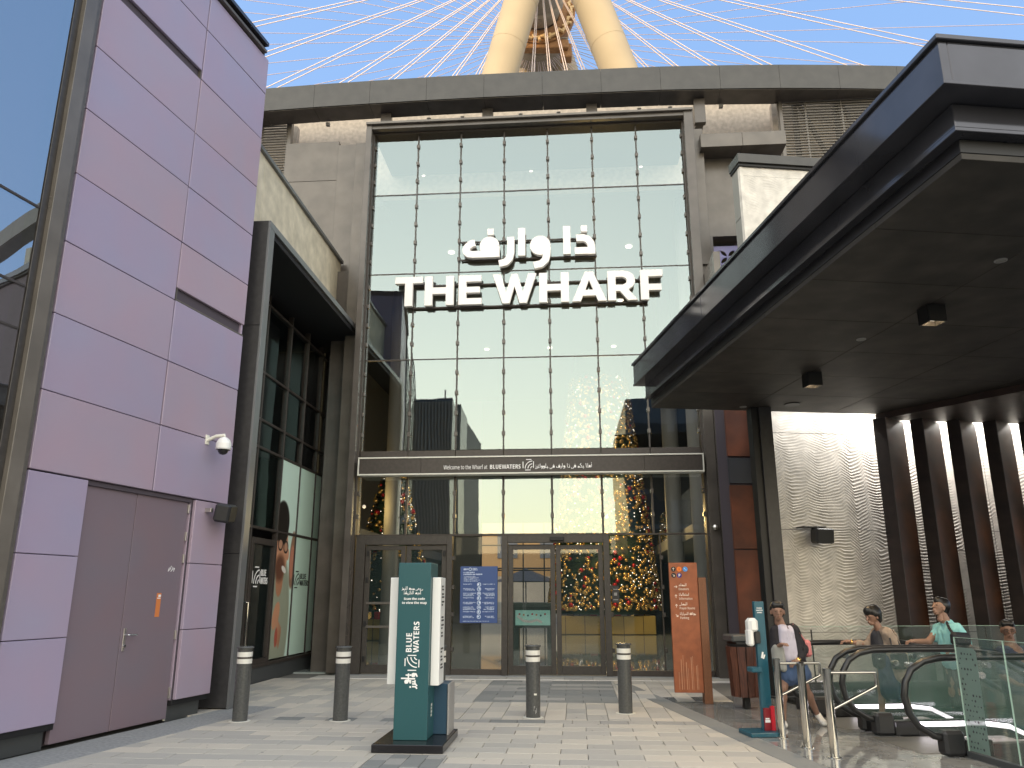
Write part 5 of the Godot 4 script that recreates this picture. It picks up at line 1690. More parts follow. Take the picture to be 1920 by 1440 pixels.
func make_dispenser() -> void:
	var o := thing("sanitiser_stand", "teal hand sanitiser stand with a white dispenser and a red foot beside the steel barriers", "sanitiser stand", "R", 4.1, 9.65)
	bx(o, "base_plate", M.stand_teal, 3.86, 4.27, 0.001, 0.05, 9.45, 9.83, 0.008)
	bx(o, "column", M.stand_teal, 4.085, 4.21, 0.05, 1.52, 9.62, 9.68, 0.004)
	bx(o, "tray", M.stand_teal, 3.97, 4.10, 0.70, 0.76, 9.54, 9.72, 0.012)
	bx(o, "foot_panel", M.red_dark, 4.095, 4.18, 0.051, 0.30, 9.60, 9.618, 0.003)
	bx(o, "foot_edge", M.red, 4.182, 4.232, 0.051, 0.32, 9.595, 9.69, 0.003)
	bx(o, "foot_print", M.sign_white, 4.105, 4.17, 0.14, 0.17, 9.597, 9.599, 0.0)
	bx(o, "foot_print", M.sign_white, 4.11, 4.16, 0.175, 0.19, 9.597, 9.599, 0.0)
	var d := put(o, "dispenser", cbox(Vector3(0.125, 0.17, 0.15), 0.035), M.white_plastic, Vector3(4.035, 1.24, -9.62))
	where[d] = Vector3.ZERO
	put(d, "nose", cbox(Vector3(0.07, 0.20, 0.13), 0.03), M.white_plastic, Vector3(-0.035, -0.14, 0.0))
	put(d, "window", cbox(Vector3(0.07, 0.14, 0.12), 0.01), M.rubber, Vector3(0.04, -0.14, 0.01))
	var z := -9.618
	for k in 3:
		words(o, "lettering", ["PLEASE", "SANITIZE", "HANDS"][k], M.sign_white, 0.014, Vector3(4.147, 1.44 - 0.026 * k, z), Basis.IDENTITY, true, HORIZONTAL_ALIGNMENT_CENTER)
	tube(o, "symbol", M.sign_white, [Vector3(4.13, 0.86, z), Vector3(4.15, 0.93, z)], 0.012, 6)
	tube(o, "symbol", M.sign_white, [Vector3(4.15, 0.85, z), Vector3(4.17, 0.90, z)], 0.010, 6)

func make_barriers() -> void:
	var data := [[4.23, 9.44, 0.87, true, "steel barrier post with a folded rail loop nearest the teal stand"], [4.225, 8.81, 0.87, false, "plain steel barrier post in the middle of the three"], [4.24, 8.26, 0.86, true, "steel barrier post with a folded rail loop nearest the viewer"]]
	for d in data:
		var o := thing("barrier_post", d[4], "barrier", "R", d[0], d[1], 0.0, "steel barriers before the escalators")
		turned(o, "post", M.steel, Vector3(d[0], 0, -d[1]), [[0.043, 0.008], [0.043, d[2] - 0.004], [0.038, d[2]], [0.0, d[2] + 0.001]], 24)
		turned(o, "foot_ring", M.steel, Vector3(d[0], 0, -d[1]), [[0.072, 0.0], [0.072, 0.006], [0.066, 0.010], [0.043, 0.011]], 24)
		if d[3]:
			var u: float = d[0]
			tube(o, "rail", M.steel, [Vector3(u + 0.03, 0.815, -d[1]), Vector3(u + 0.525, 0.812, -d[1]), Vector3(u + 0.532, 0.802, -d[1]), Vector3(u + 0.532, 0.69, -d[1]), Vector3(u + 0.524, 0.672, -d[1]), Vector3(u + 0.03, 0.46, -d[1])], 0.0165, 10)

func make_escalators() -> void:
	for n in 2:
		var vn: float = [9.75, 8.2][n]
		var vf: float = [10.95, 9.45][n]
		var o := thing("escalator", ["far escalator with glass sides carrying three people", "near escalator with glass sides and a bright light strip"][n], "escalator", "R", 5.5, (vn + vf) / 2, 0.0, "escalators under the canopy")
		var du := 9.0
		var slope := func(u: float) -> float:  # height of the moving floor
			if u < 6.75:
				return 0.0
			if u < 7.35:
				return -0.5774 * (u - 6.75) * (u - 6.75) / 1.2
			return -0.1732 - 0.5774 * (u - 7.35)
		bx(o, "landing_plate", M.landing_metal, 5.25, 6.35, -0.04, 0.004, vn + 0.14, vf - 0.14, 0.002)
		bx(o, "comb_plate", M.cream, 6.352, 6.45, -0.04, 0.006, vn + 0.2, vf - 0.2, 0.002)
		for k in 16:
			var u := 6.46 + 0.4 * k
			var h: float = slope.call(u + 0.2)
			bx(o, "step", M.letter_side, u, u + 0.396, h - 0.25, h, vn + 0.16, vf - 0.16, 0.004)
		for s in 2:
			var v: float = [vn, vf][s]
			var path := [Vector3(5.52, 0.15, -v), Vector3(5.30, 0.20, -v), Vector3(5.15, 0.29, -v), Vector3(5.06, 0.42, -v), Vector3(5.03, 0.58, -v), Vector3(5.06, 0.72, -v), Vector3(5.14, 0.84, -v), Vector3(5.28, 0.92, -v), Vector3(5.46, 0.955, -v)]
			var glass := []
			for k in 26:
				var u := 5.7 + 0.34 * k
				path.append(Vector3(u, 0.958 + slope.call(u), -v))
			var b := MB.new()
			# an oval hand rail belt
			var pts := []
			for p in path:
				pts.append(p - path[0])
			sweep(b, pts, 0.036, 10)
			put(o, "handrail", b.mesh(), M.rubber, path[0])
			var gb := MB.new()
			var poly := PackedVector2Array()
			for k in range(1, path.size()):
				poly.append(Vector2(path[k].x + 0.02, path[k].y - 0.035))
			for k in range(25, -1, -1):
				var u := 5.7 + 0.34 * k
				poly.append(Vector2(u, slope.call(u) + 0.16))
			plate(gb, poly, -0.006, 0.006)
			put(o, "glass_side", gb.mesh(), M.clear_glass, Vector3(0, 0, -v))
			var inner: float = 1.0 if s == 0 else -1.0
			for k in 25:  # skirt and light strip, in short straight pieces
				var u := 5.62 + 0.36 * k
				var a: float = slope.call(u)
				var c: float = slope.call(u + 0.358)
				if k > 15:
					break
				var sb := MB.new()
				plate(sb, PackedVector2Array([Vector2(u, a - 0.3), Vector2(u + 0.358, c - 0.3), Vector2(u + 0.358, c + 0.12), Vector2(u, a + 0.12)]), -0.05, 0.05)
				put(o, "skirt", sb.mesh(), M.dark_plastic, Vector3(0, 0, -v))
				if (n == 0 and s == 1) or (n == 1 and s == 1):
					var lb := MB.new()
					plate(lb, PackedVector2Array([Vector2(u, a + 0.095), Vector2(u + 0.36, c + 0.095), Vector2(u + 0.36, c + 0.15), Vector2(u, a + 0.15)]), 0.055, 0.062)
					put(o, "light_strip", lb.mesh(), M.led_white, Vector3(0, 0, -v))
			bx(o, "newel_box", M.dark_plastic, 5.37, 5.60, 0.01, 0.25, v - 0.085, v + 0.085, 0.03)
			bx(o, "newel_cover", M.rubber, 5.60, 5.9, 0.0, 0.16, v - 0.07, v + 0.07, 0.01)
			for u in [5.9, 6.9]:
				tube(o, "glass_clamp", M.chrome, [Vector3(u, 0.78 + slope.call(u), -v + 0.05 * inner), Vector3(u + 0.02, 0.78 + slope.call(u), -v - 0.04 * inner)], 0.035, 10)
	var strip_data := [[10.9, "far"], [9.4, "near"]]
	for d in strip_data:
		var al := AreaLight3D.new()
		al.name = "strip_light"
		al.area_size = Vector2(1.6, 0.05)
		al.transform = Transform3D(fb("R"), at("R", 6.4, 0.125, d[0] - 0.02))
		al.light_color = Color(1.0, 0.96, 1.0)
		al.light_energy = 0.2
		al.area_range = 6.0
		al.shadow_enabled = true
		add_child(al, true)
	# glass barrier beside the pit, towards the viewer
	var g := thing("glass_barrier", "tall green tinted glass barrier with a dotted frosted strip beside the near escalator", "glass barrier", "R", 5.62, 7.0)
	var vv := [8.13, 7.41, 6.2, 5.0]
	for k in 3:
		bx(g, "pane", M.clear_glass, 5.614, 5.626, 0.0, 1.165, vv[k + 1] + 0.006, vv[k] - 0.006, 0.0)
		bx(g, "pane_edge", M.glass_edge, 5.613, 5.627, 0.0, 1.166, vv[k] - 0.0055, vv[k] - 0.002, 0.0)
		bx(g, "top_edge", M.glass_edge, 5.6135, 5.6265, 1.1655, 1.169, vv[k + 1] + 0.006, vv[k] - 0.006, 0.0)
	bx(g, "shoe", M.plinth, 5.59, 5.65, -0.05, 0.06, 5.0, 8.13)
	var fr := MB.new()
	var film := PackedVector2Array([Vector2(-8.10, 0.07), Vector2(-7.80, 0.07), Vector2(-7.80, 1.04), Vector2(-7.84, 1.07), Vector2(-8.10, 1.07)])
	var holes := []
	var r3 := RandomNumberGenerator.new()
	r3.seed = 21
	for j in 19:
		for k in 6:
			if r3.randf() < 0.36:
				continue
			var c := Vector2(-8.072 + 0.048 * k + (0.02 if j % 2 else 0.0), 0.11 + 0.05 * j)
			if c.x > -7.82:
				continue
			var r := r3.randf_range(0.006, 0.014)
			holes.append(PackedVector2Array(arc(c, r, 0, 315, 7)))
	plate(fr, film, -0.0006, 0.0006)
	put(g, "frosted_strip", fr.mesh(), M.frosted_film, Vector3(5.610, 0, 0), Basis(Vector3(0, 0, 1), Vector3(0, 1, 0), Vector3(-1, 0, 0)))
	var db := MB.new()
	for hole in holes:
		plate(db, hole, 0.0007, 0.0012)
	put(g, "strip_dots", db.mesh(), M.dark_plastic, Vector3(5.6095, 0, 0), Basis(Vector3(0, 0, 1), Vector3(0, 1, 0), Vector3(-1, 0, 0)))
	# far barrier before the textured wall
	g = thing("glass_barrier", "green tinted glass barrier with a dark base before the textured wall", "glass barrier", "R", 7.5, 11.66)
	var uu := [5.5, 5.8, 7.2, 8.6, 10.0, 11.4]
	for k in 5:
		bx(g, "pane", M.clear_glass, uu[k] + 0.008, uu[k + 1] - 0.008, 0.36, 1.14, 11.655, 11.667, 0.0)
		bx(g, "top_edge", M.glass_edge, uu[k] + 0.008, uu[k + 1] - 0.008, 1.141, 1.146, 11.654, 11.668, 0.0)
	bx(g, "clamp_bar", M.black, 5.79, 5.81, 0.3, 1.1, 11.64, 11.654)
	bx(g, "base", M.portal, 5.5, 11.4, 0.0, 0.36, 11.6, 11.72)
	# opaque side of the near escalator, seen through the glass
	bx(g, "side_cladding", M.portal, 5.9, 13.0, -3.0, -0.05, 11.2, 11.3)

func make_hall_inside() -> void:
	var spots := [[1.25, 36.0, 2.35, 11.6, "tall christmas tree with gold and red balls behind the sliding doors", 3200, 0.5, 12.5], [-7.2, 31.0, 1.7, 7.0, "dark christmas tree with gold balls behind the left doors", 420, 0.92, 7.0]]
	for s in spots:
		var o := thing("christmas_tree", s[4], "christmas tree", "F", s[0], s[1], 0.0, "christmas trees in the hall")
		where[o] = Vector3.ZERO
		bx(o, "planter", M.gold_box, -2.0, 2.0, 0.02, 0.75, -1.9, 1.9, 0.02)
		for k in 5:
			bx(o, "planter_joint", M.black, -1.72 + 0.8 * k, -1.70 + 0.8 * k, 0.02, 0.75, -1.915, -1.9, 0.0)
		var b := MB.new()
		var r := RandomNumberGenerator.new()
		r.seed = int(s[5])
		lathe(b, [[s[2] * 0.92, 0.8], [s[2] * (1.0 - s[6]) * 0.92, s[7]], [0.0, s[7] + 0.05]], 20)
		for k in 6000:
			var h: float = 0.95 + pow(r.randf(), 1.25) * (s[3] - 1.0)
			var rad: float = s[2] * (1.0 - s[6] * (h - 0.95) / (s[3] - 0.95)) + 0.04
			var a := r.randf() * TAU
			var p := Vector3(cos(a) * rad * 0.85, h, sin(a) * rad * 0.85)
			var q := Vector3(cos(a + r.randf_range(-0.12, 0.12)) * (rad + 0.12), h - 0.1 + r.randf() * 0.16, sin(a + r.randf_range(-0.12, 0.12)) * (rad + 0.12))
			var sd := Vector3(-sin(a), r.randf_range(-0.6, 0.6), cos(a)) * 0.035
			b.tri(p + sd, p - sd, q, Vector3(cos(a), 0.5, sin(a)).normalized())
		put(o, "crown", b.mesh(), M.needles, Vector3.ZERO)
		for c in 3:
			var mm := MultiMesh.new()
			mm.transform_format = MultiMesh.TRANSFORM_3D
			var sm := SphereMesh.new()
			sm.radius = 0.5
			sm.height = 1.0
			sm.radial_segments = 12
			sm.rings = 6
			mm.mesh = sm
			mm.instance_count = int(s[5] * [1.0, 0.08, 0.35][c])
			for k in mm.instance_count:
				var h: float = 1.0 + pow(r.randf(), 1.4) * (s[3] - 1.3)
				var rad: float = s[2] * (1.0 - s[6] * (h - 0.95) / (s[3] - 0.95)) + 0.12
				var a := r.randf() * TAU
				var d: float = [0.15, 0.17, 0.035][c] * r.randf_range(0.6, 1.3)
				mm.set_instance_transform(k, Transform3D(Basis.from_scale(Vector3.ONE * d), Vector3(cos(a) * rad, h, sin(a) * rad)))
			var mi := MultiMeshInstance3D.new()
			mi.name = ["gold_balls", "red_balls", "fairy_lights"][c]
			mi.multimesh = mm
			mi.material_override = [M.bauble_gold, M.bauble_red, M.lamp_dot][c]
			mi.set_meta("kind", "stuff")
			o.add_child(mi, true)
		for k in 22:
			var a := PI / 2 + r.randf_range(-1.1, 1.1)
			put(o, "present", cbox(Vector3.ONE * r.randf_range(0.18, 0.3), 0.01), [M.red, M.white_plastic, M.bauble_gold, M.purple3][k % 4], Vector3(cos(a) * 1.8, 0.87, sin(a) * 1.7 + 0.1), Basis(Vector3.UP, r.randf() * 3.0))
		var l := OmniLight3D.new()
		l.name = "tree_light"
		l.position = at("F", s[0], 4.5, s[1] - s[2] - 2.6)
		l.light_color = Color(1.0, 0.85, 0.55)
		l.light_energy = 9.0 if s[0] > 0 else 2.5
		l.omni_range = 12.0
		l.omni_attenuation = 2.0
		l.light_size = 0.4
		l.shadow_enabled = true
		add_child(l, true)
		turned(o, "lamp", M.lamp_warm, Vector3(0, 4.45, s[2] + 2.6), [[0.0, 0.0], [0.06, 0.04], [0.06, 0.10], [0.0, 0.14]], 10)
	var o := thing("map_desk", "dark green desk with a lit map panel inside the hall", "information desk", "F", -1.34, 25.0)
	bx(o, "counter", M.kiosk_green, -2.02, -0.64, 1.22, 1.36, 24.9, 25.6, 0.01)
	bx(o, "front", M.kiosk_green, -2.0, -0.66, 0.62, 1.219, 24.97, 25.5, 0.01)
	bx(o, "leg", M.kiosk_green, -1.98, -1.76, 0.003, 0.619, 25.0, 25.5)
	bx(o, "leg", M.kiosk_green, -0.90, -0.68, 0.003, 0.619, 25.0, 25.5)
	var mapm := mat("map_print", Color(0.45, 0.75, 0.68), 0.4)
	mapm.emission_enabled = true
	mapm.emission = Color(0.35, 0.62, 0.55)
	mapm.emission_energy_multiplier = 0.35
	bx(o, "map_panel", mapm, -1.86, -0.80, 0.70, 1.14, 24.955, 24.969, 0.002)
	var b := MB.new()
	plate(b, line2d([Vector2(-1.80, 0.98), Vector2(-1.62, 0.83), Vector2(-1.38, 0.80), Vector2(-1.2, 0.86), Vector2(-1.05, 0.78)], 0.07), 0, 0.003)
	put(o, "map_drawing", b.mesh(), M.white_plastic, Vector3(0, 0, -24.953))
	for k in 7:
		bx(o, "map_mark", [M.red, M.orange_label, M.navy_teal][k % 3], -1.76 + 0.13 * k, -1.71 + 0.13 * k, 1.0 - 0.02 * (k % 3), 1.05 - 0.02 * (k % 3), 24.951, 24.954, 0.0)
	# what is seen through the back of the hall
	o = thing("orange_building", "orange building with a covered stair seen through the hall's rear glass", "building", "F", -4.0, 64.0)
	bx(o, "wall", M.far_orange, -16.0, 6.0, 3.0, 9.0, 64.0, 70.0)
	bx(o, "base_wall", M.far_beige, -16.0, 6.0, 0.0, 2.99, 63.9, 70.0)
	bx(o, "terrace_wall", M.hall_pale, -14.0, 4.0, 0.0, 1.1, 57.0, 57.3)
	bx(o, "roof", M.far_beige, -16.5, 6.5, 9.0, 9.6, 63.0, 70.5)
	for k in 5:
		bx(o, "window", M.far_grey, -13.0 + 3.4 * k, -11.4 + 3.4 * k, 4.4, 6.6, 63.93, 63.995)
	tube(o, "stair_rail", M.black, [Vector3(-12, 1.4, -63.4), Vector3(-6, 3.6, -63.4), Vector3(-1, 3.6, -63.4)], 0.06, 6)
	o = thing("parasol", "dark parasol on the terrace beyond the hall", "parasol", "F", -3.2, 52.0)
	turned(o, "canopy", M.portal, Vector3(-3.2, 2.4, -52.0), [[2.1, 0.0], [2.05, 0.03], [0.1, 0.8], [0.0, 0.85]], 8)
	turned(o, "pole", M.black, Vector3(-3.2, 0.0, -52.0), [[0.04, 0.0], [0.04, 2.9]], 10)

func make_behind() -> void:
	# buildings behind the viewer, which the glass mirrors and which shade the court
	var o := thing("office_block", "grey office block with dark window bands behind the viewer, mirrored in the hall glass", "building", "F", -60.0, -105.0)
	bx(o, "wall", M.far_grey, -120.0, -20.5, 0.0, 34.0, -135.0, -105.0, 0.05)
	for k in 8:
		for r in 7:
			bx(o, "window", M.rubber, -22.6 - 5.0 * k - 2.4, -22.6 - 5.0 * k, 3.0 + 4.2 * r, 6.1 + 4.2 * r, -104.95, -104.9, 0.0)
	bx(o, "roof_plant", M.cladding, -34.0, -26.0, 34.0, 36.5, -130.0, -112.0)
	tube(o, "mast", M.frame_grey, [Vector3(-24, 34, 110), Vector3(-24, 39, 110)], 0.15, 6)
	o = thing("slatted_tower", "beige slatted tower beside the grey office block, mirrored in the hall glass", "building", "F", -20.6, -80.0)
	bx(o, "wall", M.cladding2, -23.6, -17.6, 0.0, 30.0, -90.0, -80.0, 0.05)
	for k in 12:
		bx(o, "slat", M.far_beige, -23.5 + 0.5 * k, -23.3 + 0.5 * k, 0.5, 29.5, -80.0, -79.6)
	o = thing("glass_block", "dark glass block behind the viewer on the right, mirrored in the hall glass", "building", "F", 9.4, -45.0)
	bx(o, "wall", M.far_grey, 5.2, 13.6, 0.0, 21.0, -70.0, -45.0, 0.05)
	for k in 2:
		for r in 5:
			bx(o, "window", M.rubber, 6.0 + 4.2 * k, 9.4 + 4.2 * k, 1.0 + 3.6 * r, 4.0 + 3.6 * r, -44.95, -44.9, 0.0)
	o = thing("low_pavilion", "low dark pavilion behind the viewer across the court, mirrored over the doors", "building", "F", -3.0, -42.0)
	bx(o, "wall", M.hall_dark, -13.0, 5.8, 0.0, 4.6, -52.0, -42.0, 0.05)
	bx(o, "roof", M.cladding2, -14.0, 6.4, 4.6, 5.3, -53.0, -40.0, 0.05)
	for k in 6:
		bx(o, "window", M.rubber, -12.2 + 3.0 * k, -9.9 + 3.0 * k, 0.5, 3.6, -41.96, -41.9, 0.0)

# ---------- people: a smooth field of tapered capsules, meshed as surface nets
var folds := FastNoiseLite.new()

func sdf(b: MB, caps: Array, cell: float, k: float, fold := 0.0) -> void:
	var lo := Vector3.INF
	var hi := -Vector3.INF
	for c in caps:
		var r: float = maxf(c[2], c[3]) + cell * 3.0
		for p in [c[0], c[1]]:
			lo = lo.min(p - Vector3.ONE * r)
			hi = hi.max(p + Vector3.ONE * r)
	var nx := int((hi.x - lo.x) / cell) + 2
	var ny := int((hi.y - lo.y) / cell) + 2
	var nz := int((hi.z - lo.z) / cell) + 2
	var f := PackedFloat32Array()
	f.resize(nx * ny * nz)
	f.fill(1.0)
	for c in caps:
		var a: Vector3 = c[0]
		var ab: Vector3 = c[1] - a
		var ll := maxf(ab.length_squared(), 1e-8)
		var m: float = maxf(c[2], c[3]) + k + cell * 2.0
		var p0 := ((a.min(c[1]) - Vector3.ONE * m - lo) / cell).max(Vector3.ZERO)
		var p1 := (a.max(c[1]) + Vector3.ONE * m - lo) / cell
		for z in range(int(p0.z), mini(int(p1.z) + 1, nz)):
			for y in range(int(p0.y), mini(int(p1.y) + 1, ny)):
				var at_ := (z * ny + y) * nx
				for x in range(int(p0.x), mini(int(p1.x) + 1, nx)):
					var p := lo + Vector3(x, y, z) * cell - a
					var t := clampf(p.dot(ab) / ll, 0.0, 1.0)
					var d := (p - ab * t).length() - lerpf(c[2], c[3], t)
					var o := f[at_ + x]
					if o < 0.9:
						var h := maxf(k - absf(o - d), 0.0)
						d = minf(o, d) - h * h * 0.25 / k
					f[at_ + x] = d
	if fold > 0.0:  # creases in cloth
		for z in nz:
			for y in ny:
				for x in nx:
					var q := (z * ny + y) * nx + x
					if absf(f[q]) < cell * 2.5:
						f[q] += fold * folds.get_noise_3d(lo.x + x * cell, (lo.y + y * cell) * 0.45, lo.z + z * cell)
	var idx := PackedInt32Array()
	idx.resize(f.size())
	idx.fill(-1)
	var s := nx * ny
	var off := [0, 1, nx, nx + 1, s, s + 1, s + nx, s + nx + 1]
	var lim := cell * 1.8
	for z in nz - 1:
		for y in ny - 1:
			var row := (z * ny + y) * nx
			for x in nx - 1:
				var q := row + x
				if absf(f[q]) > lim:
					continue
				var mask := 0
				for e in 8:
					if f[q + off[e]] < 0.0:
						mask += 1
				if mask == 0 or mask == 8:
					continue
				var sum := Vector3.ZERO
				var cnt := 0
				for e in 8:
					for ax in [1, 2, 4]:
						if e & ax:
							continue
						var v0 := f[q + off[e]]
						var v1 := f[q + off[e | ax]]
						if (v0 < 0.0) != (v1 < 0.0):
							var t := v0 / (v0 - v1)
							var pa := Vector3(e & 1, (e >> 1) & 1, (e >> 2) & 1)
							pa[0 if ax == 1 else (1 if ax == 2 else 2)] = t
							sum += pa
							cnt += 1
				idx[q] = b.v.size()
				b.v.append(lo + (Vector3(x, y, z) + sum / cnt) * cell)
				var g := Vector3.ZERO
				for e in 8:
					var w := f[q + off[e]]
					g += Vector3(w if e & 1 else -w, w if e & 2 else -w, w if e & 4 else -w)
				b.n.append(g.normalized())
	for z in range(1, nz - 1):
		for y in range(1, ny - 1):
			var row := (z * ny + y) * nx
			for x in range(1, nx - 1):
				var q := row + x
				if absf(f[q]) > lim:
					continue
				for ax in 3:
					var st: int = [1, nx, s][ax]
					if (f[q] < 0.0) == (f[q + st] < 0.0):
						continue
					var d1: int = [nx, s, 1][ax]
					var d2: int = [s, 1, nx][ax]
					var i0 := idx[q]
					var i1 := idx[q - d1]
					var i2 := idx[q - d1 - d2]
					var i3 := idx[q - d2]
					if i0 < 0 or i1 < 0 or i2 < 0 or i3 < 0:
						continue
					for tr in [[i0, i1, i2], [i0, i2, i3]]:
						var aa := b.v[tr[0]]
						if (b.v[tr[1]] - aa).cross(b.v[tr[2]] - aa).dot(b.n[tr[0]] + b.n[tr[1]] + b.n[tr[2]]) > 0.0:
							b.i.append_array([tr[0], tr[2], tr[1]])
						else:
							b.i.append_array([tr[0], tr[1], tr[2]])

func blob_part(o: Node3D, called: String, m: Material, caps: Array, cell := 0.012, k := 0.03) -> MeshInstance3D:
	var b := MB.new()
	sdf(b, caps, cell, k, 0.016 if cell > 0.011 else (0.006 if called == "hair" else 0.0))
	return put(o, called, b.mesh(), m, Vector3.ZERO)

func hand_caps(w: Vector3, d: Vector3, down: Vector3) -> Array:  # palm from the wrist along d, fingers curling towards down
	d = d.normalized()
	var across := d.cross(down).normalized()
	var caps := [[w, w + d * 0.045, 0.022, 0.026], [w + across * 0.014, w + d * 0.07 + across * 0.02, 0.017, 0.015], [w - across * 0.014, w + d * 0.068 - across * 0.02, 0.017, 0.015]]
	for k in 4:
		var p := w + d * 0.075 + across * (0.028 - 0.0185 * k)
		var l: float = [0.036, 0.042, 0.039, 0.030][k]
		var q := p + d * l + down * l * 0.35
		caps.append([p, q, 0.0088, 0.0082])
		caps.append([q, q + d * l * 0.4 + down * l * 0.75, 0.0082, 0.0070])
	var t := w + d * 0.02 + across * 0.024
	caps.append([t, t + d * 0.032 + across * 0.026, 0.011, 0.009])
	caps.append([t + d * 0.032 + across * 0.026, t + d * 0.058 + across * 0.026 + down * 0.01, 0.009, 0.008])
	return caps

func person(label: String, f: String, u: float, v: float, h: float, skin: Material, head: Vector3, fwd: Vector3, body: Array, hands: Array, hair: Array, r := 0.082) -> Node3D:
	var o := thing("person", label, "person", f, u, v, h)
	where[o] = Vector3.ZERO
	fwd = fwd.normalized()
	var up := (Vector3.UP - fwd * fwd.y).normalized()
	var rt := fwd.cross(up)
	var b := MB.new()
	sdf(b, body, 0.015, 0.03)
	var face := [[head - fwd * 0.012 + up * 0.03, head + fwd * 0.006 + up * 0.02, r, r * 0.97], [head + fwd * 0.022 - up * 0.035, head + fwd * 0.040 - up * 0.072, r * 0.74, r * 0.46],
		[head + fwd * 0.088 + up * 0.012, head + fwd * 0.105 - up * 0.022, 0.010, 0.015], [head + fwd * 0.082 - up * 0.053, head + fwd * 0.084 - up * 0.060, 0.016, 0.015],
		[head + rt * 0.08 + up * 0.01, head + rt * 0.083 - up * 0.025, 0.014, 0.011], [head - rt * 0.08 + up * 0.01, head - rt * 0.083 - up * 0.025, 0.014, 0.011],
		[head + fwd * 0.07 + up * 0.028 + rt * 0.03, head + fwd * 0.07 + up * 0.028 - rt * 0.03, 0.016, 0.016], [head - up * 0.05 - fwd * 0.02, head - up * 0.14 - fwd * 0.045, 0.040, 0.044]]
	sdf(b, face, 0.0065, 0.014)
	for hd in hands:
		sdf(b, hand_caps(hd[0], hd[1], hd[2]), 0.005, 0.008)
	put(o, "body", b.mesh(), skin, Vector3.ZERO)
	var hc := []
	for c in hair:
		hc.append([head + rt * c[0] + up * c[1] + fwd * c[2], head + rt * c[3] + up * c[4] + fwd * c[5], c[6], c[7]])
	blob_part(o, "hair", M.hair, hc, 0.008, 0.02)
	for s in [-1.0, 1.0]:
		var e: Vector3 = head + fwd * 0.079 + up * 0.008 + rt * 0.031 * s
		blob_part(o, "eye", M.hair, [[e - rt * 0.008, e + rt * 0.007, 0.0052, 0.0052]], 0.004, 0.004)
		blob_part(o, "eyebrow", M.hair, [[e - rt * 0.014 + up * 0.02 + fwd * 0.006, e + rt * 0.014 + up * 0.02 + fwd * 0.004, 0.0032, 0.0032]], 0.004, 0.004)
	var mth := head + fwd * 0.096 - up * 0.056
	if not M.has("lips"):
		mat("lips", Color(0.22, 0.09, 0.07), 0.5)
	blob_part(o, "mouth", M.lips, [[mth - rt * 0.018, mth + rt * 0.016, 0.0042, 0.0042]], 0.004, 0.004)
	return o

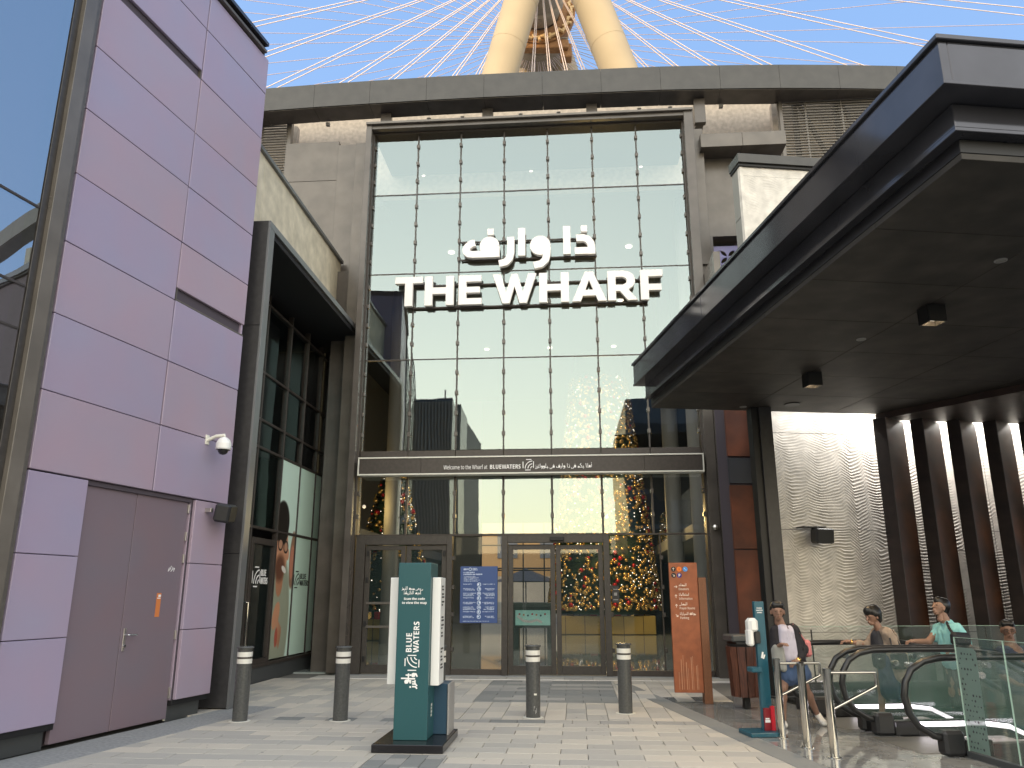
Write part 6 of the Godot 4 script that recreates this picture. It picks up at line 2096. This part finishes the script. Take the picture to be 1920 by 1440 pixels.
func make_people() -> void:
	folds.seed = 3
	folds.frequency = 11.0
	folds.fractal_octaves = 2
	var V := func(x: float, y: float, z: float) -> Vector3: return Vector3(x, y, z)
	# the woman stepping off, in a black cardigan
	var o := person("woman in black cardigan and denim skirt walking off the escalator with a pink bag", "R", 4.80, 10.2, 0.0, M.skin, V.call(-0.165, 1.385, 0.02), V.call(-0.32, -0.02, 0.95),
		[[V.call(-0.14, 1.30, 0.0), V.call(-0.10, 1.15, -0.01), 0.045, 0.06], [V.call(-0.2, 1.15, 0.02), V.call(0.03, 1.15, -0.02), 0.06, 0.06], [V.call(-0.08, 1.1, 0), V.call(-0.02, 0.82, 0), 0.085, 0.10],
		[V.call(-0.08, 0.80, 0.02), V.call(-0.185, 0.46, 0.04), 0.085, 0.052], [V.call(-0.185, 0.46, 0.04), V.call(-0.20, 0.34, 0.03), 0.05, 0.054], [V.call(-0.20, 0.34, 0.03), V.call(-0.205, 0.08, 0.02), 0.052, 0.033],
		[V.call(0.06, 0.80, -0.03), V.call(0.125, 0.46, -0.01), 0.088, 0.054], [V.call(0.125, 0.46, -0.01), V.call(0.185, 0.35, -0.04), 0.052, 0.054], [V.call(0.185, 0.35, -0.04), V.call(0.30, 0.13, -0.09), 0.052, 0.033],
		[V.call(-0.24, 0.96, 0.07), V.call(-0.25, 0.975, 0.16), 0.036, 0.026], [V.call(0.14, 0.90, 0.03), V.call(-0.01, 0.80, 0.17), 0.036, 0.026]],
		[[V.call(-0.25, 0.975, 0.16), V.call(0.3, 0.25, 0.7), V.call(0.2, -0.9, 0.2)], [V.call(-0.01, 0.80, 0.17), V.call(-0.9, -0.3, 0.2), V.call(0, -0.8, -0.4)]],
		[[0, 0.045, -0.02, 0, 0.05, -0.03, 0.092, 0.09], [-0.035, 0.086, 0.05, 0.035, 0.086, 0.05, 0.042, 0.042], [-0.05, 0.03, -0.03, -0.05, -0.02, -0.04, 0.045, 0.04], [0.05, 0.03, -0.03, 0.05, -0.02, -0.04, 0.045, 0.04], [0, 0, -0.09, 0, -0.06, -0.1, 0.045, 0.03]])
	blob_part(o, "blouse", M.shirt_lilac, [[V.call(-0.13, 1.14, 0.05), V.call(-0.11, 0.86, 0.06), 0.09, 0.10], [V.call(-0.05, 1.13, 0.03), V.call(-0.04, 0.84, 0.05), 0.085, 0.10]])
	blob_part(o, "cardigan", M.cardigan_black, [[V.call(0.02, 1.16, -0.02), V.call(0.04, 0.80, -0.02), 0.085, 0.11], [V.call(0.035, 1.15, 0.04), V.call(0.05, 0.78, 0.085), 0.065, 0.075], [V.call(-0.21, 1.15, 0.03), V.call(-0.235, 0.80, 0.03), 0.06, 0.06], [V.call(-0.16, 1.12, -0.07), V.call(0.0, 0.8, -0.08), 0.09, 0.1], [V.call(0.055, 1.16, -0.02), V.call(0.145, 0.92, 0.02), 0.066, 0.056], [V.call(0.145, 0.92, 0.02), V.call(0.03, 0.825, 0.135), 0.055, 0.044],
		[V.call(-0.225, 1.15, 0.02), V.call(-0.255, 0.95, 0.05), 0.058, 0.05], [V.call(-0.255, 0.95, 0.05), V.call(-0.25, 0.97, 0.12), 0.05, 0.042]])
	blob_part(o, "skirt", M.denim, [[V.call(-0.08, 0.84, 0.01), V.call(-0.10, 0.62, 0.02), 0.12, 0.13], [V.call(0.04, 0.84, -0.01), V.call(0.08, 0.62, -0.02), 0.12, 0.135], [V.call(-0.1, 0.61, 0.02), V.call(0.1, 0.61, -0.02), 0.12, 0.12]])
	blob_part(o, "shoe", M.shoe_white, [[V.call(-0.205, 0.045, 0.0), V.call(-0.24, 0.034, 0.13), 0.042, 0.034]], 0.01)
	blob_part(o, "shoe", M.shoe_white, [[V.call(0.315, 0.115, -0.11), V.call(0.315, 0.04, 0.02), 0.040, 0.036], [V.call(0.315, 0.04, 0.02), V.call(0.31, 0.036, 0.05), 0.036, 0.034]], 0.01)
	blob_part(o, "wristwatch", M.gold, [[V.call(-0.012, 0.803, 0.165), V.call(-0.008, 0.801, 0.17), 0.031, 0.031]], 0.007)
	var t := thing("shoulder_bag", "pink shoulder bag hanging on the arm of the woman in the black cardigan", "bag", "R", 4.80, 10.2, 0.8)
	where[t] = Vector3(0, 0.8, 0)
	put(t, "bag_body", cbox(Vector3(0.10, 0.21, 0.24), 0.03), M.bag_pink, V.call(0.185, 0.93, -0.06), Basis.from_euler(Vector3(0, 0.2, 0.08)))
	tube(t, "strap", M.bag_pink, [V.call(0.17, 1.02, 0.03), V.call(0.08, 1.12, 0.07), V.call(0.02, 1.225, 0.03), V.call(0.04, 1.22, -0.07), V.call(0.14, 1.03, -0.13)], 0.011, 8)
	t = thing("folded_cloth", "grey folded jacket over the arm of the woman in the black cardigan", "jacket", "R", 4.80, 10.2, 0.7)
	where[t] = Vector3(0, 0.7, 0)
	var b := MB.new()
	sdf(b, [[V.call(-0.27, 0.94, 0.12), V.call(-0.27, 0.72, 0.11), 0.05, 0.05], [V.call(-0.21, 0.93, 0.13), V.call(-0.2, 0.70, 0.13), 0.035, 0.045], [V.call(-0.30, 0.92, 0.1), V.call(-0.28, 0.66, 0.09), 0.03, 0.03]], 0.012, 0.02)
	put(t, "cloth", b.mesh(), M.cloth_grey, Vector3.ZERO)
	# the woman in the tan jacket, one hand on the rail
	o = person("woman with short black hair in a tan jacket holding the escalator handrail", "R", 6.15, 10.38, -0.03, M.skin, V.call(-0.10, 1.345, 0.0), V.call(-0.93, -0.18, 0.25),
		[[V.call(-0.06, 1.26, 0.0), V.call(0.0, 1.13, 0.0), 0.046, 0.06], [V.call(0.02, 1.1, 0.0), V.call(0.06, 0.75, 0.0), 0.09, 0.10], [V.call(0.02, 0.74, -0.07), V.call(-0.03, 0.42, -0.08), 0.085, 0.055], [V.call(-0.03, 0.42, -0.08), V.call(-0.08, 0.08, -0.08), 0.056, 0.034],
		[V.call(0.10, 0.74, 0.07), V.call(0.15, 0.42, 0.08), 0.085, 0.055], [V.call(0.15, 0.42, 0.08), V.call(0.25, 0.08, 0.08), 0.056, 0.034], [V.call(-0.20, 0.985, -0.16), V.call(-0.34, 1.015, -0.2), 0.036, 0.026], [V.call(0.16, 0.84, 0.2), V.call(0.19, 0.68, 0.2), 0.036, 0.027]],
		[[V.call(-0.34, 1.015, -0.2), V.call(-0.95, 0.1, -0.1), V.call(-0.1, -1, 0)], [V.call(0.19, 0.68, 0.2), V.call(0.1, -1, 0.0), V.call(-0.8, -0.2, 0)]],
		[[0, 0.045, -0.02, 0, 0.05, -0.035, 0.098, 0.098], [0, 0.08, 0.04, 0, 0.075, -0.05, 0.07, 0.08], [0, 0.02, -0.07, 0, -0.05, -0.08, 0.075, 0.055], [-0.06, 0.03, -0.02, -0.06, -0.01, -0.03, 0.045, 0.035], [0.06, 0.03, -0.02, 0.06, -0.01, -0.03, 0.045, 0.035]])
	blob_part(o, "jacket", M.jacket_tan, [[V.call(0.01, 1.15, -0.1), V.call(0.0, 1.14, 0.12), 0.07, 0.075], [V.call(0.05, 1.08, 0.07), V.call(0.12, 0.62, 0.10), 0.115, 0.13], [V.call(0.04, 1.08, -0.07), V.call(0.10, 0.62, -0.09), 0.11, 0.12], [V.call(0.02, 1.12, 0.15), V.call(0.14, 0.86, 0.2), 0.07, 0.056], [V.call(0.14, 0.86, 0.2), V.call(0.175, 0.75, 0.2), 0.056, 0.048], [V.call(0.0, 1.12, -0.14), V.call(-0.12, 0.97, -0.17), 0.065, 0.055], [V.call(-0.12, 0.97, -0.17), V.call(-0.25, 0.995, -0.18), 0.055, 0.044]])
	blob_part(o, "top", M.top_dark, [[V.call(-0.06, 1.10, 0.03), V.call(-0.04, 0.75, 0.04), 0.075, 0.09], [V.call(-0.06, 1.10, -0.04), V.call(-0.04, 0.75, -0.04), 0.07, 0.09]])
	blob_part(o, "skirt", M.skirt_navy, [[V.call(0.03, 0.80, 0.03), V.call(0.04, 0.42, 0.04), 0.13, 0.15], [V.call(0.06, 0.80, -0.04), V.call(0.08, 0.42, -0.04), 0.12, 0.15]])
	blob_part(o, "shoe", M.black, [[V.call(-0.07, 0.05, -0.08), V.call(-0.18, 0.035, -0.08), 0.04, 0.034]], 0.01)
	blob_part(o, "shoe", M.black, [[V.call(0.26, 0.06, 0.08), V.call(0.15, 0.035, 0.08), 0.04, 0.034]], 0.01)
	blob_part(o, "bracelet", M.gold, [[V.call(-0.325, 1.012, -0.196), V.call(-0.33, 1.013, -0.197), 0.03, 0.03]], 0.007)
	t = thing("handbag", "dark handbag at the hip of the woman in the tan jacket", "bag", "R", 6.15, 10.38, 0.6)
	where[t] = Vector3(0, 0.63, 0)
	put(t, "bag_body", cbox(Vector3(0.22, 0.20, 0.08), 0.03), M.bag_dark, V.call(0.05, 0.80, 0.26))
	tube(t, "strap", M.bag_dark, [V.call(-0.03, 0.88, 0.27), V.call(-0.02, 1.05, 0.23), V.call(0.02, 1.21, 0.1), V.call(0.08, 1.05, 0.22), V.call(0.13, 0.88, 0.27)], 0.010, 6)
	# the man in the aqua shirt
	o = person("man in an aqua polo shirt looking up, riding the escalator with a black sling bag", "R", 7.05, 10.36, -0.15, M.skin3, V.call(-0.03, 1.575, 0.0), V.call(-0.88, 0.34, 0.12),
		[[V.call(0.0, 1.49, 0.0), V.call(0.05, 1.33, 0.0), 0.055, 0.07], [V.call(0.09, 1.26, 0.0), V.call(0.11, 0.9, 0.0), 0.10, 0.11], [V.call(0.1, 0.9, -0.08), V.call(0.08, 0.5, -0.09), 0.1, 0.07], [V.call(0.08, 0.5, -0.09), V.call(0.10, 0.09, -0.09), 0.07, 0.045], [V.call(0.1, 0.9, 0.08), V.call(0.1, 0.5, 0.09), 0.1, 0.07], [V.call(0.1, 0.5, 0.09), V.call(0.14, 0.09, 0.09), 0.07, 0.045],
		[V.call(0.0, 1.27, -0.18), V.call(-0.14, 1.13, -0.17), 0.05, 0.044], [V.call(-0.14, 1.13, -0.17), V.call(-0.36, 1.14, -0.15), 0.042, 0.03], [V.call(0.09, 1.28, 0.19), V.call(0.14, 1.08, 0.24), 0.052, 0.044], [V.call(0.14, 1.08, 0.24), V.call(-0.06, 1.03, 0.25), 0.042, 0.03]],
		[[V.call(-0.36, 1.14, -0.15), V.call(-1, 0.0, 0.05), V.call(0, -1, 0)], [V.call(-0.06, 1.03, 0.25), V.call(-1, 0.1, 0.0), V.call(0, -1, 0)]],
		[[0, 0.045, -0.025, 0, 0.055, -0.04, 0.096, 0.095], [0, 0.085, 0.035, 0, 0.08, -0.05, 0.062, 0.075], [0, 0.02, -0.07, 0, -0.04, -0.08, 0.07, 0.055]], 0.086)
	blob_part(o, "polo_shirt", M.polo_aqua, [[V.call(0.06, 1.30, -0.12), V.call(0.06, 1.30, 0.13), 0.085, 0.085], [V.call(0.06, 1.24, 0.06), V.call(0.10, 0.88, 0.06), 0.13, 0.135], [V.call(0.07, 1.24, -0.06), V.call(0.10, 0.88, -0.06), 0.13, 0.135], [V.call(0.06, 1.30, 0.17), V.call(0.12, 1.14, 0.22), 0.085, 0.075], [V.call(0.04, 1.30, -0.17), V.call(-0.03, 1.2, -0.18), 0.08, 0.068], [V.call(0.03, 1.38, 0.0), V.call(0.05, 1.36, 0.0), 0.07, 0.08]])
	blob_part(o, "trousers", M.top_dark, [[V.call(0.1, 0.88, 0.05), V.call(0.1, 0.86, -0.05), 0.12, 0.12], [V.call(0.1, 0.86, -0.08), V.call(0.1, 0.12, -0.09), 0.105, 0.065], [V.call(0.1, 0.86, 0.08), V.call(0.13, 0.12, 0.09), 0.105, 0.065]])
	blob_part(o, "shoe", M.black, [[V.call(0.14, 0.05, -0.09), V.call(0.0, 0.04, -0.09), 0.045, 0.04]], 0.012)
	blob_part(o, "shoe", M.black, [[V.call(0.17, 0.05, 0.09), V.call(0.03, 0.04, 0.09), 0.045, 0.04]], 0.012)
	t = thing("sling_bag", "black sling bag with a checked strap across the man in the aqua shirt", "bag", "R", 7.05, 10.36, 1.0)
	where[t] = Vector3(0, 1.15, 0)
	put(t, "bag_body", cbox(Vector3(0.27, 0.17, 0.12), 0.04), M.bag_dark, V.call(0.0, 1.19, 0.30), Basis.from_euler(Vector3(0, 0.1, -0.06)))
	tube(t, "strap", M.bag_dark, [V.call(-0.09, 1.26, 0.29), V.call(-0.07, 1.32, 0.2), V.call(-0.01, 1.39, 0.08), V.call(0.07, 1.40, -0.02), V.call(0.17, 1.3, -0.08)], 0.017, 6)
	# the man with glasses, farther down
	o = person("man with glasses and a navy shirt farther down the escalator, only head and shoulders showing", "R", 7.97, 10.36, -0.53, M.skin2, V.call(0.0, 1.66, 0.0), V.call(-0.48, -0.04, 0.86),
		[[V.call(0.0, 1.57, 0.0), V.call(0.02, 1.42, -0.02), 0.06, 0.075], [V.call(0.02, 1.35, 0.0), V.call(0.02, 0.95, 0.0), 0.14, 0.14], [V.call(-0.07, 0.9, 0.04), V.call(-0.07, 0.1, 0.04), 0.1, 0.05], [V.call(0.1, 0.9, -0.04), V.call(0.1, 0.1, -0.04), 0.1, 0.05], [V.call(-0.2, 1.36, 0.06), V.call(-0.24, 1.08, 0.09), 0.055, 0.045], [V.call(-0.24, 1.08, 0.09), V.call(-0.2, 1.0, 0.3), 0.042, 0.03], [V.call(0.22, 1.36, -0.06), V.call(0.26, 1.08, -0.05), 0.055, 0.045], [V.call(0.26, 1.08, -0.05), V.call(0.22, 0.95, 0.15), 0.042, 0.03]],
		[[V.call(-0.2, 1.0, 0.3), V.call(0.2, 0, 1), V.call(0, -1, 0)], [V.call(0.22, 0.95, 0.15), V.call(-0.2, -0.3, 1), V.call(0, -1, 0)]],
		[[0, 0.05, -0.02, 0, 0.055, -0.04, 0.094, 0.094], [-0.035, 0.088, 0.052, 0.04, 0.092, 0.045, 0.042, 0.042], [0, 0.02, -0.07, 0, -0.04, -0.08, 0.07, 0.055]], 0.088)
	blob_part(o, "shirt", M.shirt_navy, [[V.call(-0.16, 1.38, 0.04), V.call(0.19, 1.38, -0.05), 0.085, 0.085], [V.call(-0.05, 1.3, 0.02), V.call(-0.05, 0.92, 0.02), 0.14, 0.15], [V.call(0.08, 1.3, -0.02), V.call(0.08, 0.92, -0.02), 0.14, 0.15], [V.call(-0.2, 1.37, 0.06), V.call(-0.235, 1.16, 0.09), 0.08, 0.07], [V.call(0.22, 1.37, -0.06), V.call(0.255, 1.16, -0.05), 0.08, 0.07]])
	blob_part(o, "trousers", M.top_dark, [[V.call(-0.07, 0.9, 0.03), V.call(-0.07, 0.1, 0.04), 0.12, 0.07], [V.call(0.1, 0.9, -0.03), V.call(0.1, 0.1, -0.04), 0.12, 0.07]])
	var fw: Vector3 = V.call(-0.48, -0.04, 0.86).normalized()
	var rt := fw.cross(Vector3.UP).normalized()
	for s in [-1.0, 1.0]:
		var c: Vector3 = V.call(0.0, 1.668, 0.0) + fw * 0.096 + rt * 0.033 * s
		var ring := []
		for k in 12:
			ring.append(c + rt * cos(TAU * k / 12) * 0.025 + Vector3.UP * sin(TAU * k / 12) * 0.018)
		tube(o, "glasses_rim", M.black, ring, 0.0035, 5, true)
		tube(o, "glasses_arm", M.black, [c + rt * 0.026 * s, c + rt * 0.05 * s - fw * 0.1], 0.003, 5)

func _ready() -> void:
	rng.seed = 4242
	make_light()
	make_materials()
	make_ground()
	make_hall()
	make_purple()
	make_portal()
	make_ring()
	make_right()
	make_wheel()
	make_behind()
	make_hall_inside()
	make_signs()
	make_bollards()
	make_kiosk()
	make_direction_sign()
	make_rules_sign()
	make_bin()
	make_dispenser()
	make_barriers()
	make_escalators()
	make_people()
